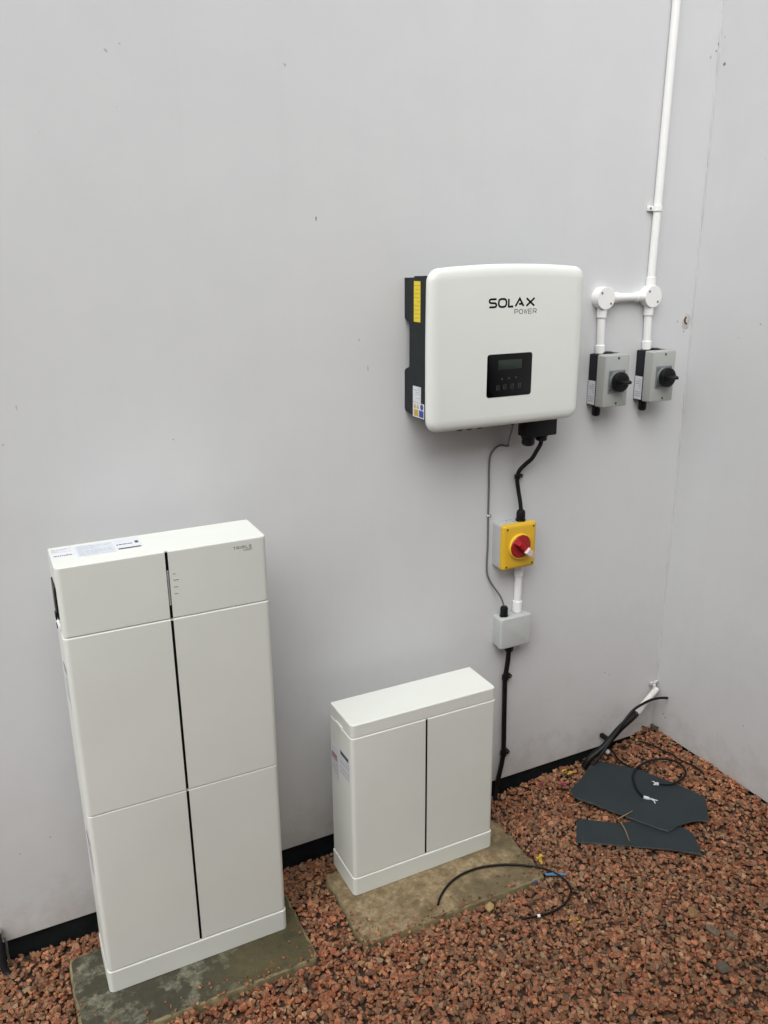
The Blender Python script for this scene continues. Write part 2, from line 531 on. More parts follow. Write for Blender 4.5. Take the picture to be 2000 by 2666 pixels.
for i, (x, z, s, e, t, m) in enumerate([(0.0143, 2.310, .006, 2.2, .8, 'chip'), (0.0458, 2.326, .007, .4, .6, 'chip'), (0.4338, 2.316, .006, 2.0, 0, 'chip'),
        (0.5029, 1.963, .0045, 3.2, -.15, 'chip_dark'), (0.6189, 1.651, .006, 1.6, .3, 'chip'), (0.6443, 1.570, .006, 2.6, .05, 'chip'),
        (0.0903, 1.4247, .0035, 1, 0, 'chip_dark'), (-0.3066, 1.4524, .004, 1, 0, 'chip_dark'), (-0.2665, 1.5377, .004, 3.5, .1, 'chip'),
        (0.0277, 2.1955, .003, 1, 0, 'chip'), (-0.1431, 2.1341, .003, 1, 0, 'chip'), (1.5994, .3888, .006, .6, -.4, 'chip_dark'), (1.6208, .374, .005, .8, .4, 'chip_dark'),
        (1.353, .3371, .006, .5, 0, 'chip'), (1.672, .2445, .008, .7, .3, 'bead'), (1.4551, .1446, .004, 1.2, 0, 'chip'), (-0.4109, .3398, .004, 1, 0, 'chip_dark'),
        (-0.3314, .3638, .004, 1, 0, 'chip_dark'), (1.862, 2.488, .012, .8, 0, 'chip_dark'), (1.853, 2.468, .008, .9, .5, 'chip_dark'), (1.8316, 2.4495, .012, .7, .7, 'chip'),
        (1.7976, 1.6525, .007, 1.4, 0, 'chip'), (1.8297, 1.6182, .006, 1, 0, 'chip_dark')]):
    chip(w1, (x, z), s*.78, 'y', m, e, t, i)
for i, (y, z, s, e, t, m) in enumerate([(-.0178, 2.505, .010, .6, .6, 'chip'), (-.027, 2.428, .013, .9, -.5, 'chip_dark'), (-.0501, .1705, .006, 1.4, .3, 'chip_dark'),
        (-.062, .160, .004, 3.0, .5, 'chip_dark'), (-.4087, .3127, .005, 1, 0, 'chip_dark'), (-.2759, 1.658, .005, 1, 0, 'chip_dark'), (-.2008, 1.6099, .005, 1, 0, 'chip'),
        (-.16, 1.93, .006, .4, 0, 'chip'), (-.22, 2.14, .006, .5, .2, 'chip')]):
    chip(w2, (y, z), s*.78, 'x', m, e, t, 50+i)
# plaster knocked away around an old fixing, with a dark crescent of a hole
mb = MB()
rg = random.Random(11)
lo = [(math.cos(a)*rg.uniform(.018, .026), math.sin(a)*rg.uniform(.030, .040)) for a in [2*math.pi*i/14 for i in range(14)]]
mb.loft([[(1.838+u, 0.001, 1.648+w) for u, w in lo], [(1.838+u*.6, -0.0012, 1.648+w*.6) for u, w in lo]])
scar = mb.build('plaster_scar', 'scar', w1)
cres = [(-.006, .019), (-.014, .012), (-.018, .002), (-.015, -.010), (-.006, -.017), (.006, -.019)]
inner = [(.004, -.013), (-.004, -.009), (-.008, -.002), (-.008, .006), (-.002, .013)]
MB().prism([(1.838+u, -.0008, 1.654+w) for u, w in [(p[0]*.72, p[1]*.72) for p in cres+inner]], (0, -.0012, 0)).build('hole', 'soil', scar)

# added close-boarded fence behind the camera, out of view, shades the lower long wall
M['timber'] = plain('weathered_timber', (0.16, 0.12, 0.085), 0.8, 0.25, 14.0, 0.002)
fe = thing('blocker', 'added unseen tall brown timber fence across the yard facing the long wall', 'blocker', (0, -2.95, 0))
fb = None
for i in range(34):
    bx = -2.6+i*.137
    if fb is None:
        fb = MB().box((bx, -2.970, -.05), (bx+.130, -2.950, 3.20), .002, 1).build('board', 'timber', fe)
    else:
        c = fb.copy(); COL.objects.link(c); c.parent = fe
        c.location = (i*.137, (i % 2)*.004, ((i*37) % 5)*.002)
for z in (.35, 1.60, 2.95):
    MB().box((-2.6, -3.015, z), (2.07, -2.9735, z+.075), .003, 1).build('rail', 'timber', fe)
for i in range(3):
    MB().box((-2.6+i*2.28, -3.112, -.3), (-2.5+i*2.28, -3.016, 3.10), .004, 1).build('post', 'timber', fe)

# ------------------------------------------------------------------ concrete slabs
def slab(name, label, c, ang, w, d, z1, mat, seed):
    t = thing(name, label, 'slab', (c[0], c[1], z1-0.075), 'concrete slabs under the cabinets')
    t.rotation_euler.z = 0
    rg = np.random.default_rng(seed)
    base = []
    for (x0, y0), (x1, y1) in zip([(-w/2, -d/2), (w/2, -d/2), (w/2, d/2), (-w/2, d/2)], [(w/2, -d/2), (w/2, d/2), (-w/2, d/2), (-w/2, -d/2)]):
        n = int(max(abs(x1-x0), abs(y1-y0))/0.018)
        for i in range(n):
            k = i/n
            base.append([x0+(x1-x0)*k, y0+(y1-y0)*k])
    base = np.array(base)
    # round the corners and roughen the arris
    for i, p in enumerate(base):
        dx, dy = w/2-abs(p[0]), d/2-abs(p[1])
        if dx+dy < 0.022:
            base[i] = p*(1-0.35*(0.022-dx-dy)/np.hypot(*p))
    nn = np.linalg.norm(base, axis=1, keepdims=True)
    ca, sa = math.cos(ang), math.sin(ang)
    def loop(inset, z, jit, zj=0.0):
        q = base*(1-inset/np.array([w/2, d/2])) + rg.normal(0, jit, base.shape)
        return [(c[0]+a*ca-b*sa, c[1]+a*sa+b*ca, z+rg.normal(0, zj) if zj else z) for a, b in q]
    mb = MB()
    mb.loft([loop(-.004, z1-.075, .0005), loop(-.001, z1-.012, .0012), loop(.001, z1-.005, .0012, .0008)], cap1=False, mi=1)
    lower = len(mb.v)
    mb.loft([mb.v[-len(base):], loop(.0055, z1-.0010, .0020, .0006)], cap0=False, cap1=False, mi=1)
    mb.loft([mb.v[-len(base):], loop(.009, z1, .0016)], cap0=False, mi=0)
    mb.build('concrete', [mat, 'slab_edge'], t, sharp=60)
    return t

slab('paving_slab', 'dark mossy concrete slab under the tall white cabinet', (-0.0285, -0.265), 0.0, 0.612, 0.305, 0.052, 'slab_dark', 5)
slab('paving_slab', 'tan concrete slab under the low white cabinet with a black cable lying over it', (0.7125, -0.290), -0.022, 0.615, 0.302, 0.052, 'slab_tan', 6)

# ------------------------------------------------------------------ battery cabinets
CW, CD = 0.4825, 0.1519
def plan(x0, yb, inset, notch=True, rf=0.013, w=CW, d=CD, nd=0.004, nw=0.0068, rb=0.004):
    """outline of a cabinet in plan; front (towards -y) with a central groove"""
    xl, xr, yf, ybk = x0+inset, x0+w-inset, yb-d+inset, yb-inset
    cx = x0+w/2
    r1, r2 = max(.0005, rf-inset), max(.0005, rb-inset)
    pts = []
    def arc(cx_, cy_, r, a0):
        for k in range(6):
            a = R(a0+18*k); pts.append((cx_+r*math.cos(a), cy_+r*math.sin(a)))
    arc(xl+r1, yf+r1, r1, 180)
    if notch:
        h = nw/2
        pts += [(cx-h, yf), (cx-h, yb-d+nd), (cx+h, yb-d+nd), (cx+h, yf)]
    arc(xr-r1, yf+r1, r1, 270)
    arc(xr-r2, ybk-r2, r2, 0)
    arc(xl+r2, ybk-r2, r2, 90)
    return pts

def module(name, par, x0, yb, z0, z1, notch=True, grow=0.0, bev=0.0026, bevb=0.0018, mat='case'):
    lp = lambda ins, z: [(x, y, z) for x, y in plan(x0-grow, yb+grow, ins, notch, w=CW+2*grow, d=CD+2*grow)]
    mb = MB().loft([lp(bevb, z0), lp(0, z0+bevb), lp(0, z1-bev), lp(bev*.35, z1-bev*.35), lp(bev, z1)])
    return mb.build(name, mat, par, sharp=26)

def slot(par, x0, yb, z0, z1):
    cx = x0+CW/2
    return MB().box((cx-.0033, yb-CD+.0010, z0), (cx+.0033, yb-CD+.0039, z1)).build('slot_strip', 'slot', par)

def lines_on(par, name, mat, to3, u0, u1, v0, v1, n, wid, seed, lift=0.0004):
    """rows of print too small to read"""
    rg = random.Random(seed); mb = MB()
    for i in range(n):
        v = v0+(v1-v0)*(i+.5)/n
        u = u0
        while u < u1-(u1-u0)*.05:
            L = rg.uniform(.05, .22)*(u1-u0)
            mb.ribbon([(u, v), (min(u+L, u1), v)], wid, to3, depth=.0001, lift=lift)
            u += L+(u1-u0)*.03
            if rg.random() < .12: break
    return mb.build(name, mat, par, smooth=False)

TX, TY = -0.2484, -0.1299
ZB, Z1, Z2, Z3 = 0.1183, 0.5879, 1.0575, 1.2260
tw = thing('battery_tower', 'tall off-white three-module battery cabinet with a black vertical slit on the mossy slab', 'battery cabinet', (TX+CW/2, TY-CD/2, 0.0521))
module('base_plinth', tw, TX, TY, 0.0521, ZB-.0006, notch=False, grow=0.0016)
for za, zb, k in ((ZB, Z1, 0), (Z1, Z2, 1)):
    md = module('battery_module', tw, TX, TY, za+.0010, zb-.0006, grow=0.0006 if k else 0.0)
    slot(md, TX, TY, za+.004, zb-.006)
    # label on the end face
    xs = TX-.0008
    sides = lambda u, v, o: (xs-o, u, v)
    st = MB().box((xs-.0004, -.262, zb-.19), (xs, -.185, zb-.08)).build('sticker', 'wlabel', md)
    lines_on(st, 'print', 'fprint', sides, -.258, -.19, zb-.185, zb-.11, 9, .002, 3+k, .0005)
    MB().box((xs-.0008, -.255, zb-.098), (xs-.0004, -.20, zb-.090)).build('print_bar', 'print', st)
cm = module('control_module', tw, TX, TY, Z2+.0010, Z3, grow=-.0004)
slot(cm, TX, TY, Z2+.003, Z3-.003)
MB().box((-.0090, TY-CD-.0004, 1.0915), (-.0052, TY-CD+.0020, 1.1790), .0008, 1).build('light_bar', 'led', cm)
# white latch and black sockets on the end of the control module
lt = MB().box((TX-.0045, TY-.105, Z2+.004), (TX+.002, TY-.055, Z2+.017), .0015).build('latch', 'pvc', cm)
MB().box((TX-.0060, TY-.100, Z2+.006), (TX-.0042, TY-.078, Z2+.014), .0008).build('catch', 'black', lt)
MB().box((TX-.0030, TY-.118, Z2+.035), (TX+.002, TY-.040, Z2+.112), .0012).build('socket_panel', 'black', cm)
MB().box((TX-.0075, TY-.118, Z2+.035), (TX-.0038, TY-.092, Z2+.050), .0015).build('socket', 'black', cm)
MB().tube([(TX-.003, TY-.108, Z2+.112), (TX-.0042, TY-.108, Z2+.10), (TX-.0045, TY-.106, Z2+.07), (TX-.0040, TY-.104, Z2+.045)], .0018, 8).build('patch_lead', 'gcable', cm)
# lettering at the top right of the front
GLY = {'S': [[(1, 1), (.22, 1), (.04, .92), (0, .78), (.04, .62), (.22, .53), (.78, .50), (.96, .40), (1, .25), (.96, .09), (.78, 0), (0, 0)]],
       'O': [[(.30, 0), (.10, .10), (0, .32), (0, .68), (.10, .90), (.30, 1), (.70, 1), (.90, .90), (1, .68), (1, .32), (.90, .10), (.70, 0), 'c']],
       'L': [[(0, 1), (0, 0), (1, 0)]], 'A': [[(0, 0), (.5, 1), (1, 0)], [(.43, .30), (.74, .30)]], 'X': [[(0, 1), (1, 0)], [(0, 0), (1, 1)]],
       'P': [[(0, 0), (0, 1), (.8, 1), (1, .85), (1, .58), (.8, .42), (.12, .42)]],
       'W': [[(0, 1), (.24, 0), (.5, .85), (.76, 0), (1, 1)]], 'E': [[(1, 1), (0, 1), (0, 0), (1, 0)], [(.1, .5), (.9, .5)]],
       'R': [[(0, 0), (0, 1), (.8, 1), (1, .85), (1, .6), (.8, .45), (.12, .45)], [(.5, .45), (1, 0)]], 'T': [[(0, 1), (1, 1)], [(.5, .93), (.5, 0)]], 'I': [[(.5, 1), (.5, 0)]]}
def letters(word, boxes, z0, z1, wid, to3, par, mat, name='lettering'):
    mb = MB()
    for ch, (a, b) in zip(word, boxes):
        for k, st in enumerate(GLY[ch]):
            cl = st[-1] == 'c'
            pts = [(a+wid/2+(b-a-wid)*p[0], z0+wid/2+(z1-z0-wid)*p[1]) for p in (st[:-1] if cl else st)]
            mb.ribbon(pts, wid, to3, closed=cl, depth=.00025+.00012*k)
    return mb.build(name, mat, par, smooth=False)
def spread(word, x0, x1, gap, narrow='I', nw=.35):
    ws = [nw if c in narrow else 1.0 for c in word]
    u = (x1-x0-gap*(len(word)-1))/sum(ws); out = []; x = x0
    for w in ws:
        out.append((x, x+u*w)); x += u*w+gap
    return out
front = lambda x, z, o: (x, TY-CD+.0004-.0003-o, z)
letters('TRIPLE', spread('TRIPLE', .1505, .1965, .0022), 1.2030, 1.2105, .0011, front, cm, 'mprint')
letters('POWER', spread('POWER', .1755, .1965, .0012), 1.1972, 1.2008, .0006, front, cm, 'fprint')
mb = MB()
for z, L in ((1.169, .005), (1.1535, .012), (1.1363, .009), (1.1193, .008)):
    mb.ribbon([(.0045, z), (.0045+L*.45, z)], .0013, front); mb.ribbon([(.0045+L*.55, z), (.0045+L, z)], .0013, front)
mb.build('indicator_print', 'mprint', cm, smooth=False)
top = lambda x, y, o: (x, y, Z3+o)
s1 = MB().box((-.2455, -.212, Z3), (-.1945, -.146, Z3+.0004)).build('sticker', 'wlabel', cm)
lines_on(s1, 'print', 'fprint', top, -.243, -.200, -.176, -.150, 5, .0016, 21)
lines_on(s1, 'print_row', 'gprint', top, -.241, -.200, -.205, -.196, 1, .005, 24)
s2 = MB().box((-.1915, -.229, Z3), (-.107, -.148, Z3+.0004)).build('sticker', 'blabel', cm)
lines_on(s2, 'print', 'fprint', top, -.187, -.112, -.225, -.152, 12, .0012, 22)
s3 = MB().box((-.105, -.222, Z3), (-.044, -.139, Z3+.0004)).build('sticker', 'wlabel', cm)
MB().box((-.101, -.219, Z3+.0004), (-.050, -.211, Z3+.0007)).build('barcode', 'gprint', s3)
lines_on(s3, 'print_row', 'gprint', top, -.101, -.062, -.190, -.178, 1, .006, 25)
MB().box((-.058, -.187, Z3+.0004), (-.050, -.170, Z3+.0007)).build('pictogram', 'gprint', s3)
lines_on(s3, 'print', 'blabel', top, -.101, -.064, -.172, -.146, 5, .0025, 23)

SX, SY = 0.4559, -0.1055
sb, s1z, s2z = 0.1131, 0.5827, 0.6237
sm = thing('battery_cabinet', 'low off-white single battery cabinet with a lid on the tan slab', 'battery cabinet', (SX+CW/2, SY-CD/2, 0.0521))
module('base_plinth', sm, SX, SY, 0.0521, sb-.0006, notch=False, grow=0.0024)
md = module('battery_module', sm, SX, SY, sb+.0006, s1z-.0006, grow=0.0003)
slot(md, SX, SY, sb+.003, s1z-.004)
lid = module('lid', sm, SX, SY, s1z+.0004, s2z, notch=False, grow=-.0012)
MB().box((SX-.0022, -.196, s1z-.012), (SX+.003, -.150, s1z+.006), .0015).build('latch', 'case', md)
xs = SX-.0004
sides = lambda u, v, o: (xs-o, u, v)
a_ = MB().box((xs-.0004, -.165, .385), (xs, -.114, .497)).build('sticker', 'wlabel', md)
lines_on(a_, 'print', 'fprint', sides, -.16, -.118, .390, .446, 8, .002, 31, .0005)
MB().box((xs-.0008, -.155, .450), (xs-.0004, -.116, .462)).build('print_bar', 'redprint', a_)
MB().box((xs-.0008, -.153, .4625), (xs-.0004, -.116, .470)).build('print_bar', 'mprint', a_)
b_ = MB().box((xs-.0004, -.243, .430), (xs, -.171, .512)).build('sticker', 'wlabel', md)
lines_on(b_, 'print', 'fprint', sides, -.24, -.175, .434, .488, 8, .002, 32, .0005)
MB().box((xs-.0008, -.236, .495), (xs-.0004, -.180, .506)).build('print_bar', 'gprint', b_)

# ------------------------------------------------------------------ inverter
IX, IZ, IW, IH = 0.7580, 1.3988, 0.5130, 0.4365
inv = thing('inverter', 'white solar inverter with a black display panel mounted on the grey wall', 'inverter', (IX+IW/2, 0, IZ))
prof = [(-.0005, 1.812), (-.0005, 1.706), (-.006, 1.700), (-.026, 1.694), (-.029, 1.688), (-.029, 1.576), (-.026, 1.569), (-.006, 1.562), (-.0005, 1.555),
        (-.0005, 1.450), (-.006, 1.442), (-.05, 1.435), (-.1285, 1.430), (-.1285, 1.819), (-.057, 1.817), (-.054, 1.813)]
mb = MB()
BX0, BX1 = .7613, 1.2463
mb.prism([(BX0, y, z) for y, z in prof], (BX1-BX0, 0, 0))
body = mb.build('heat_sink_body', 'body', inv, sharp=30)
# front cover: rounded outline with a shallow arched top, pillow-edged face
def cov(inset, y, arch=.0115, r=.033):
    pts = []
    for u, v in rrect(IW, IH, r, 8, inset):
        pts.append((u, v))
    # subdivide long edges for the arch
    out = []
    n = len(pts)
    for i in range(n):
        a, b = pts[i], pts[(i+1) % n]
        L = math.hypot(b[0]-a[0], b[1]-a[1])
        k = 10 if i % 9 == 8 else 1
        for j in range(k):
            t = j/k
            out.append((a[0]+(b[0]-a[0])*t, a[1]+(b[1]-a[1])*t))
    res = []
    for u, v in out:
        vv = v + max(0, v)/(IH/2)*arch*(1-(u/(IW/2))**2)
        uu = u + .002*(1-(v/(IH/2))**2)*(1 if u > 0 else -1)*min(1, abs(u)/(IW/2)*1.0)
        res.append((IX+IW/2+uu, y, IZ+IH/2+vv))
    return res
mb = MB()
mb.loft([cov(.004, -.1255), cov(.001, -.1275), cov(0, -.1300), cov(0, -.1390), cov(.0014, -.1430), cov(.005, -.1468), cov(.010, -.1502), cov(.018, -.1525), cov(.027, -.1537), cov(.032, -.1540)])
cover = mb.build('front_cover', 'cover', inv, sharp=40)
FY = -.1540
ff = lambda x, z, o: (x, FY-o, z)
sc_ = .155/1270
boxes = [(.9390+(a-225)*sc_, .9390+(b-225)*sc_) for a, b in ((225, 455), (475, 725), (745, 915), (930, 1200), (1232, 1498))]
lg = letters('SOLAX', boxes, 1.7305, 1.7570, .0054, ff, cover, 'print')
letters('POWER', spread('POWER', 1.0250, 1.1005, .0028), 1.7122, 1.7255, .0017, ff, cover, 'gprint')
dx0, dx1, dz0, dz1 = .9400, 1.0922, 1.4845, 1.6050
def flat_rr(x0, x1, z0, z1, r, y0, t):
    cx, cz = (x0+x1)/2, (z0+z1)/2
    o = rrect(x1-x0, z1-z0, r, 5)
    i_ = rrect(x1-x0, z1-z0, r, 5, .0003)
    return MB().loft([[(cx+u, y0+.002, cz+v) for u, v in o], [(cx+u, y0-t+.0002, cz+v) for u, v in o], [(cx+u, y0-t, cz+v) for u, v in i_]])
dp = flat_rr(dx0, dx1, dz0, dz1, .008, FY, .0010).build('display_panel', 'gloss', inv)
DY = FY-.0010
flat_rr(.9763, 1.0564, 1.5612, 1.5878, .001, DY, .0004).build('screen', 'screen', dp)
for x, z in ((.9905, 1.5345), (1.0145, 1.5350), (1.0385, 1.5365)):
    MB().lathe((x, DY+.001, z), (0, -1, 0), [(0, .0030), (.0013, .0030), (.0015, .0026)], 12).build('indicator', 'icon', dp)
df = lambda x, z, o: (x, DY-o, z)
for cx, w in ((.9775, .009), (1.0010, .009), (1.0260, .009), (1.0510, .009)):
    mb = MB()
    cz = 1.511+(cx-.9775)*.03
    mb.ribbon([(cx-w/2, cz-.006), (cx+w/2, cz-.006), (cx+w/2, cz+.006), (cx-w/2, cz+.006)], .0014, df, closed=True, depth=.0002)
    mb.ribbon([(cx-.003, cz-.002), (cx+.002, cz+.002)], .0016, df, depth=.0002)
    mb.build('touch_key', 'icon', dp, smooth=False)
# stickers on the dark side
side = lambda y, z, o: (BX0-o, y, z)
ys = MB().box((BX0-.0004, -.0918, 1.6965), (BX0+.0005, -.0552, 1.8042)).build('warning_sticker', 'ylabel', body)
MB().box((BX0-.0006, -.0905, 1.7920), (BX0-.0003, -.0565, 1.7936)).build('print_bar', 'olabel', ys)
lines_on(ys, 'print', 'olabel', side, -.0875, -.0590, 1.702, 1.788, 8, .0022, 41, .0004)
ws = MB().box((BX0-.0004, -.0970, 1.4760), (BX0+.0005, -.0508, 1.5202)).build('rating_sticker', 'wlabel', body)
lines_on(ws, 'print', 'fprint', side, -.094, -.054, 1.479, 1.518, 7, .0015, 42, .0004)
ps = MB().box((BX0-.0004, -.1160, 1.4335), (BX0+.0005, -.0508, 1.4752)).build('pictogram_sticker', 'wlabel', body)
for yc in (-.0635, -.0800):
    MB().prism([(BX0-.0004, yc-.007, 1.4590), (BX0-.0004, yc+.007, 1.4590), (BX0-.0004, yc, 1.4735)], (-.0003, 0, 0)).build('pictogram', 'olabel', ps)
MB().lathe((BX0-.0004, -.1030, 1.4655), (-1, 0, 0), [(0, .0085), (.0003, .0085)], 16).build('pictogram', 'blue', ps)
MB().box((BX0-.0007, -.0835, 1.4365), (BX0-.0004, -.0590, 1.4555)).build('pictogram', 'olabel', ps)
MB().box((BX0-.0007, -.1130, 1.4365), (BX0-.0004, -.0880, 1.4555)).build('pictogram', 'blue', ps)
# underneath: connector housing with glands and plug stubs
hb = MB().box((1.122, -.108, 1.3420), (1.232, -.056, 1.4320), .004).build('connector_housing', 'black', inv)
def gland(par, p, down=True, r=.020, l=.034, mat='black', n=12, nut=True):
    ax = (0, 0, -1) if down else (0, 0, 1)
    pr = [(0, r*1.12), (l*.18, r*1.12), (l*.19, r*.95), (l*.30, r*.95), (l*.31, r), (l*.78, r), (l*.93, r*.82), (l, r*.55)]
    return MB().lathe(p, ax, pr, n).build('cable_gland', mat, par, sharp=25)
gland(hb, (1.1440, -.083, 1.3422), True, .0200, .030)
gland(hb, (1.1930, -.083, 1.3422), True, .0175, .020)
for x in (.8905, .9235, .9590):
    MB().lathe((x, -.092, 1.4320), (0, 0, -1), [(0, .011), (.020, .011), (.022, .013), (.043, .012), (.046, .009)], 14).build('plug_socket', 'black', inv)
MB().lathe((1.0790, -.090, 1.4310), (0, 0, -1), [(0, .012), (.030, .012), (.040, .009), (.046, .005)], 14).build('plug_socket', 'black', inv)

# ------------------------------------------------------------------ white conduit, round boxes, isolators
P_R = .0125
def round_box(name, label, x, z, spouts):
    t = thing(name, label, 'junction box', (x, 0, z), 'round white conduit boxes')
    MB().lathe((x, 0, z), (0, -1, 0), [(0, .0335), (.003, .0345), (.0262, .0345), (.0268, .0340)], 36).build('box_body', 'pvc', t)
    MB().lathe((x, -.0266, z), (0, -1, 0), [(0, .0334), (.0024, .0334)], 36).build('gasket', 'gprint', t)
    ld = MB().lathe((x, -.0288, z), (0, -1, 0), [(0, .0346), (.0020, .0346), (.0028, .0336)], 36).build('lid', 'pvc', t)
    for s in (1, -1):
        MB().lathe((x-s*.0185, -.0310, z+s*.0165), (0, -1, 0), [(0, .0036), (.0018, .0036), (.0021, .0028)], 10).build('screw', 'steel', ld)
    for d in spouts:
        p0 = Vector((x, -.0137, z)) + Vector(d)*.030
        MB().lathe(p0, d, [(0, .0165), (.006, .0158), (.029, .0155), (.030, .0146)], 20).build('spout', 'pvc', t)
    return t
BX1c, BX2c, BZ = 1.4577, 1.6522, 1.7382
round_box('conduit_box', 'round white box above the isolator beside the inverter', BX1c, BZ, [(0, 0, -1), (1, 0, 0)])
round_box('conduit_box', 'round white box at the foot of the long vertical pipe', BX2c, BZ, [(0, 0, -1), (-1, 0, 0), (0, 0, 1)])
def pipe(label, p0, p1, couplers, group='white conduit pipes'):
    p0, p1 = Vector(p0), Vector(p1)
    d = (p1-p0).normalized(); L = (p1-p0).length
    t = thing('conduit_pipe', label, 'conduit pipe', p0[:], group)
    MB().lathe(p0, d, [(0, P_R), (L, P_R)], 20).build('tube', 'pvc', t)
    for a, b in couplers:
        MB().lathe(p0+d*a, d, [(0, .0145), (.001, .0155), (b-a-.001, .0155), (b-a, .0145)], 20).build('coupler', 'pvc', t)
    return t
pipe('tall white vertical conduit pipe running up the wall out of the picture', (BX2c-.0008, -.0137, BZ+.058), (1.6720, -.0137, 3.6), [])
pipe('short horizontal white pipe joining the two round boxes', (BX1c+.058, -.0137, BZ), (BX2c-.058, -.0137, BZ), [])
pipe('short vertical white pipe between the first round box and the isolator next to the inverter', (BX1c+.0035, -.0137, 1.5668), (BX1c, -.0137, BZ-.058), [(0, .026)])
pipe('short vertical white pipe between the pipe junction box and the isolator nearest the corner', (BX2c+.0040, -.0137, 1.5690), (BX2c, -.0137, BZ-.058), [(0, .027)])
pipe('white pipe stub between the yellow isolator and the grey box', (1.1795, -.0137, .7280), (1.1805, -.0137, .9080), [(0, .039), (.128, .1785)])
# saddle clip on the long pipe
cl = thing('pipe_clip', 'white saddle clip holding the tall conduit pipe to the wall', 'clip', (1.6530, 0, 2.006))
mb = MB()
arc = [(1.6530+.0155*math.cos(a), -.0137-.0155*math.sin(a)) for a in [R(-40+260*i/18) for i in range(19)]]
arc2 = [(1.6530+.0128*math.cos(a), -.0137-.0128*math.sin(a)) for a in [R(220-260*i/18) for i in range(19)]]
mb.prism([(x, y, 1.998) for x, y in arc+arc2], (0, 0, .016))
mb.build('band', 'pvc', cl)
MB().box((1.6215, -.010, 1.998), (1.6420, -.0005, 2.014), .002).build('lug', 'pvc', cl)
MB().lathe((1.629, -.010, 2.006), (0, -1, 0), [(0, .004), (.001, .004), (.002, .002)], 10).build('screw', 'steel', cl)

# rotary isolators
def isolator():
    x0, x1, z0, z1 = 1.4305, 1.5290, 1.4025, 1.5665
    t = thing('rotary_isolator', 'grey isolator with black knob between the inverter and its twin', 'isolator switch', ((x0+x1)/2, 0, z0), 'grey rotary isolators on the wall')
    bs_ = MB().box((x0, -.0410, z0), (x1, -.0005, z1), .003).build('back_box', 'isobase', t)
    st = MB().box((x0-.0006, -.0375, z0+.004), (x0+.0005, -.0040, z0+.080)).build('sticker', 'wlabel', bs_)
    fr = lambda y, z, o: (x0-.0006-o, y, z)
    lines_on(st, 'print', 'fprint', fr, -.034, -.008, z0+.012, z0+.072, 9, .0022, 61, .0001)
    cv = MB()
    lp = lambda i, y: [((x0+x1)/2+u, y, (z0+z1)/2+v) for u, v in rrect(x1-x0, z1-z0, .005, 4, i)]
    cv.loft([lp(.0005, -.0414), lp(-.0008, -.0425), lp(-.0004, -.073), lp(.0012, -.0768), lp(.004, -.0782)])
    cv = cv.build('cover', 'grey', t, sharp=40)
    xc, zc = (x0+x1)/2, 1.4840
    for zz in (z1-.010, z0+.011):
        MB().lathe((xc+.004, -.0775, zz), (0, -1, 0), [(0, .0042), (.0012, .0042), (.0014, .0036)], 10).build('screw', 'gprint', cv)
    pl = MB().box((xc-.0330, -.0812, zc-.0355), (xc+.0330, -.0780, zc+.0355), .001).build('escutcheon', 'bluegrey', t)
    for u, v in ((-.026, .027), (.026, .027), (-.026, -.027), (.026, -.027)):
        MB().lathe((xc+u, -.0810, zc+v), (0, -1, 0), [(0, .0040), (.0008, .0040)], 10).build('screw', 'steel' if u < 0 and v > 0 else 'gprint', pl)
    MB().lathe((xc, -.0812, zc), (0, -1, 0), [(0, .0310), (.008, .0305)], 28).build('collar', 'bluegrey', t)
    kn = MB().lathe((xc, -.0890, zc), (0, -1, 0), [(0, .0305), (.003, .0318), (.012, .0318), (.016, .0300), (.018, .0255), (.0185, .018)], 32).build('knob', 'black', t)
    gr = MB()
    hx = .0235
    sec = lambda hy, w, y: [(xc-w, y, zc-hy), (xc+w, y, zc-hy), (xc+w, y, zc+hy), (xc-w, y, zc+hy)]
    gr.loft([sec(.0075, hx, -.106), sec(.0060, hx*.98, -.115), sec(.0045, hx*.86, -.1255), sec(.0030, hx*.70, -.1300)])
    gr.build('grip', 'black', kn)
    MB().lathe((xc+.002, -.024, z1), (0, 0, 1), [(0, .021), (.0035, .021), (.0050, .018)], 20).build('blanking_plug', 'black', t)
    gland(bs_, (x0+.0215, -.024, z0+.0005), True, .0140, .036)
    return t
iso = isolator()
iso2 = copy_tree(iso)
iso2.location.x += .1972
iso2.location.z += .0008
iso2['label'] = 'grey isolator with black knob nearest the wall corner'

# yellow isolator
yx0, yx1, yz0, yz1 = 1.0815, 1.2075, .9040, 1.0545
ye = thing('emergency_isolator', 'yellow isolator box with a red rotary switch below the inverter', 'isolator switch', ((yx0+yx1)/2, 0, yz0))
ycx, ycz = (yx0+yx1)/2, (yz0+yz1)/2
lp = lambda i, y, r=.009: [(ycx+u, y, ycz+v) for u, v in rrect(yx1-yx0, yz1-yz0, r, 5, i)]
yb = MB().loft([lp(0, -.0005), lp(0, -.0440)]).build('back_box', 'lgrey', ye, sharp=40)
for u, w in ((-.020, -.012), (-.006, -.030), (-.004, -.012)):
    MB().lathe((ycx+u, w, yz1), (0, 0, 1), [(0, .0028), (.0006, .0026)], 8).build('moulding_mark', 'gprint', yb)
yc = MB().loft([lp(.0008, -.0443), lp(-.0010, -.0455), lp(-.0008, -.0545), lp(.0014, -.0595), lp(.0060, -.0622), lp(.012, -.0630)]).build('cover', 'yellow', ye, sharp=45)
for u, v in ((-.0500, .0625), (.0500, .0625), (-.0500, -.0625), (.0500, -.0625)):
    rec = MB().lathe((ycx+u, -.0605, ycz+v), (0, -1, 0), [(0, .0062), (.0022, .0062), (.0026, .0054)], 14).build('screw_well', 'yring', yc)
    MB().lathe((ycx+u, -.0631, ycz+v), (0, -1, 0), [(0, .0040), (.0004, .0040)], 10).build('screw', 'well', rec)
rx, rz = ycx-.001, ycz+.001
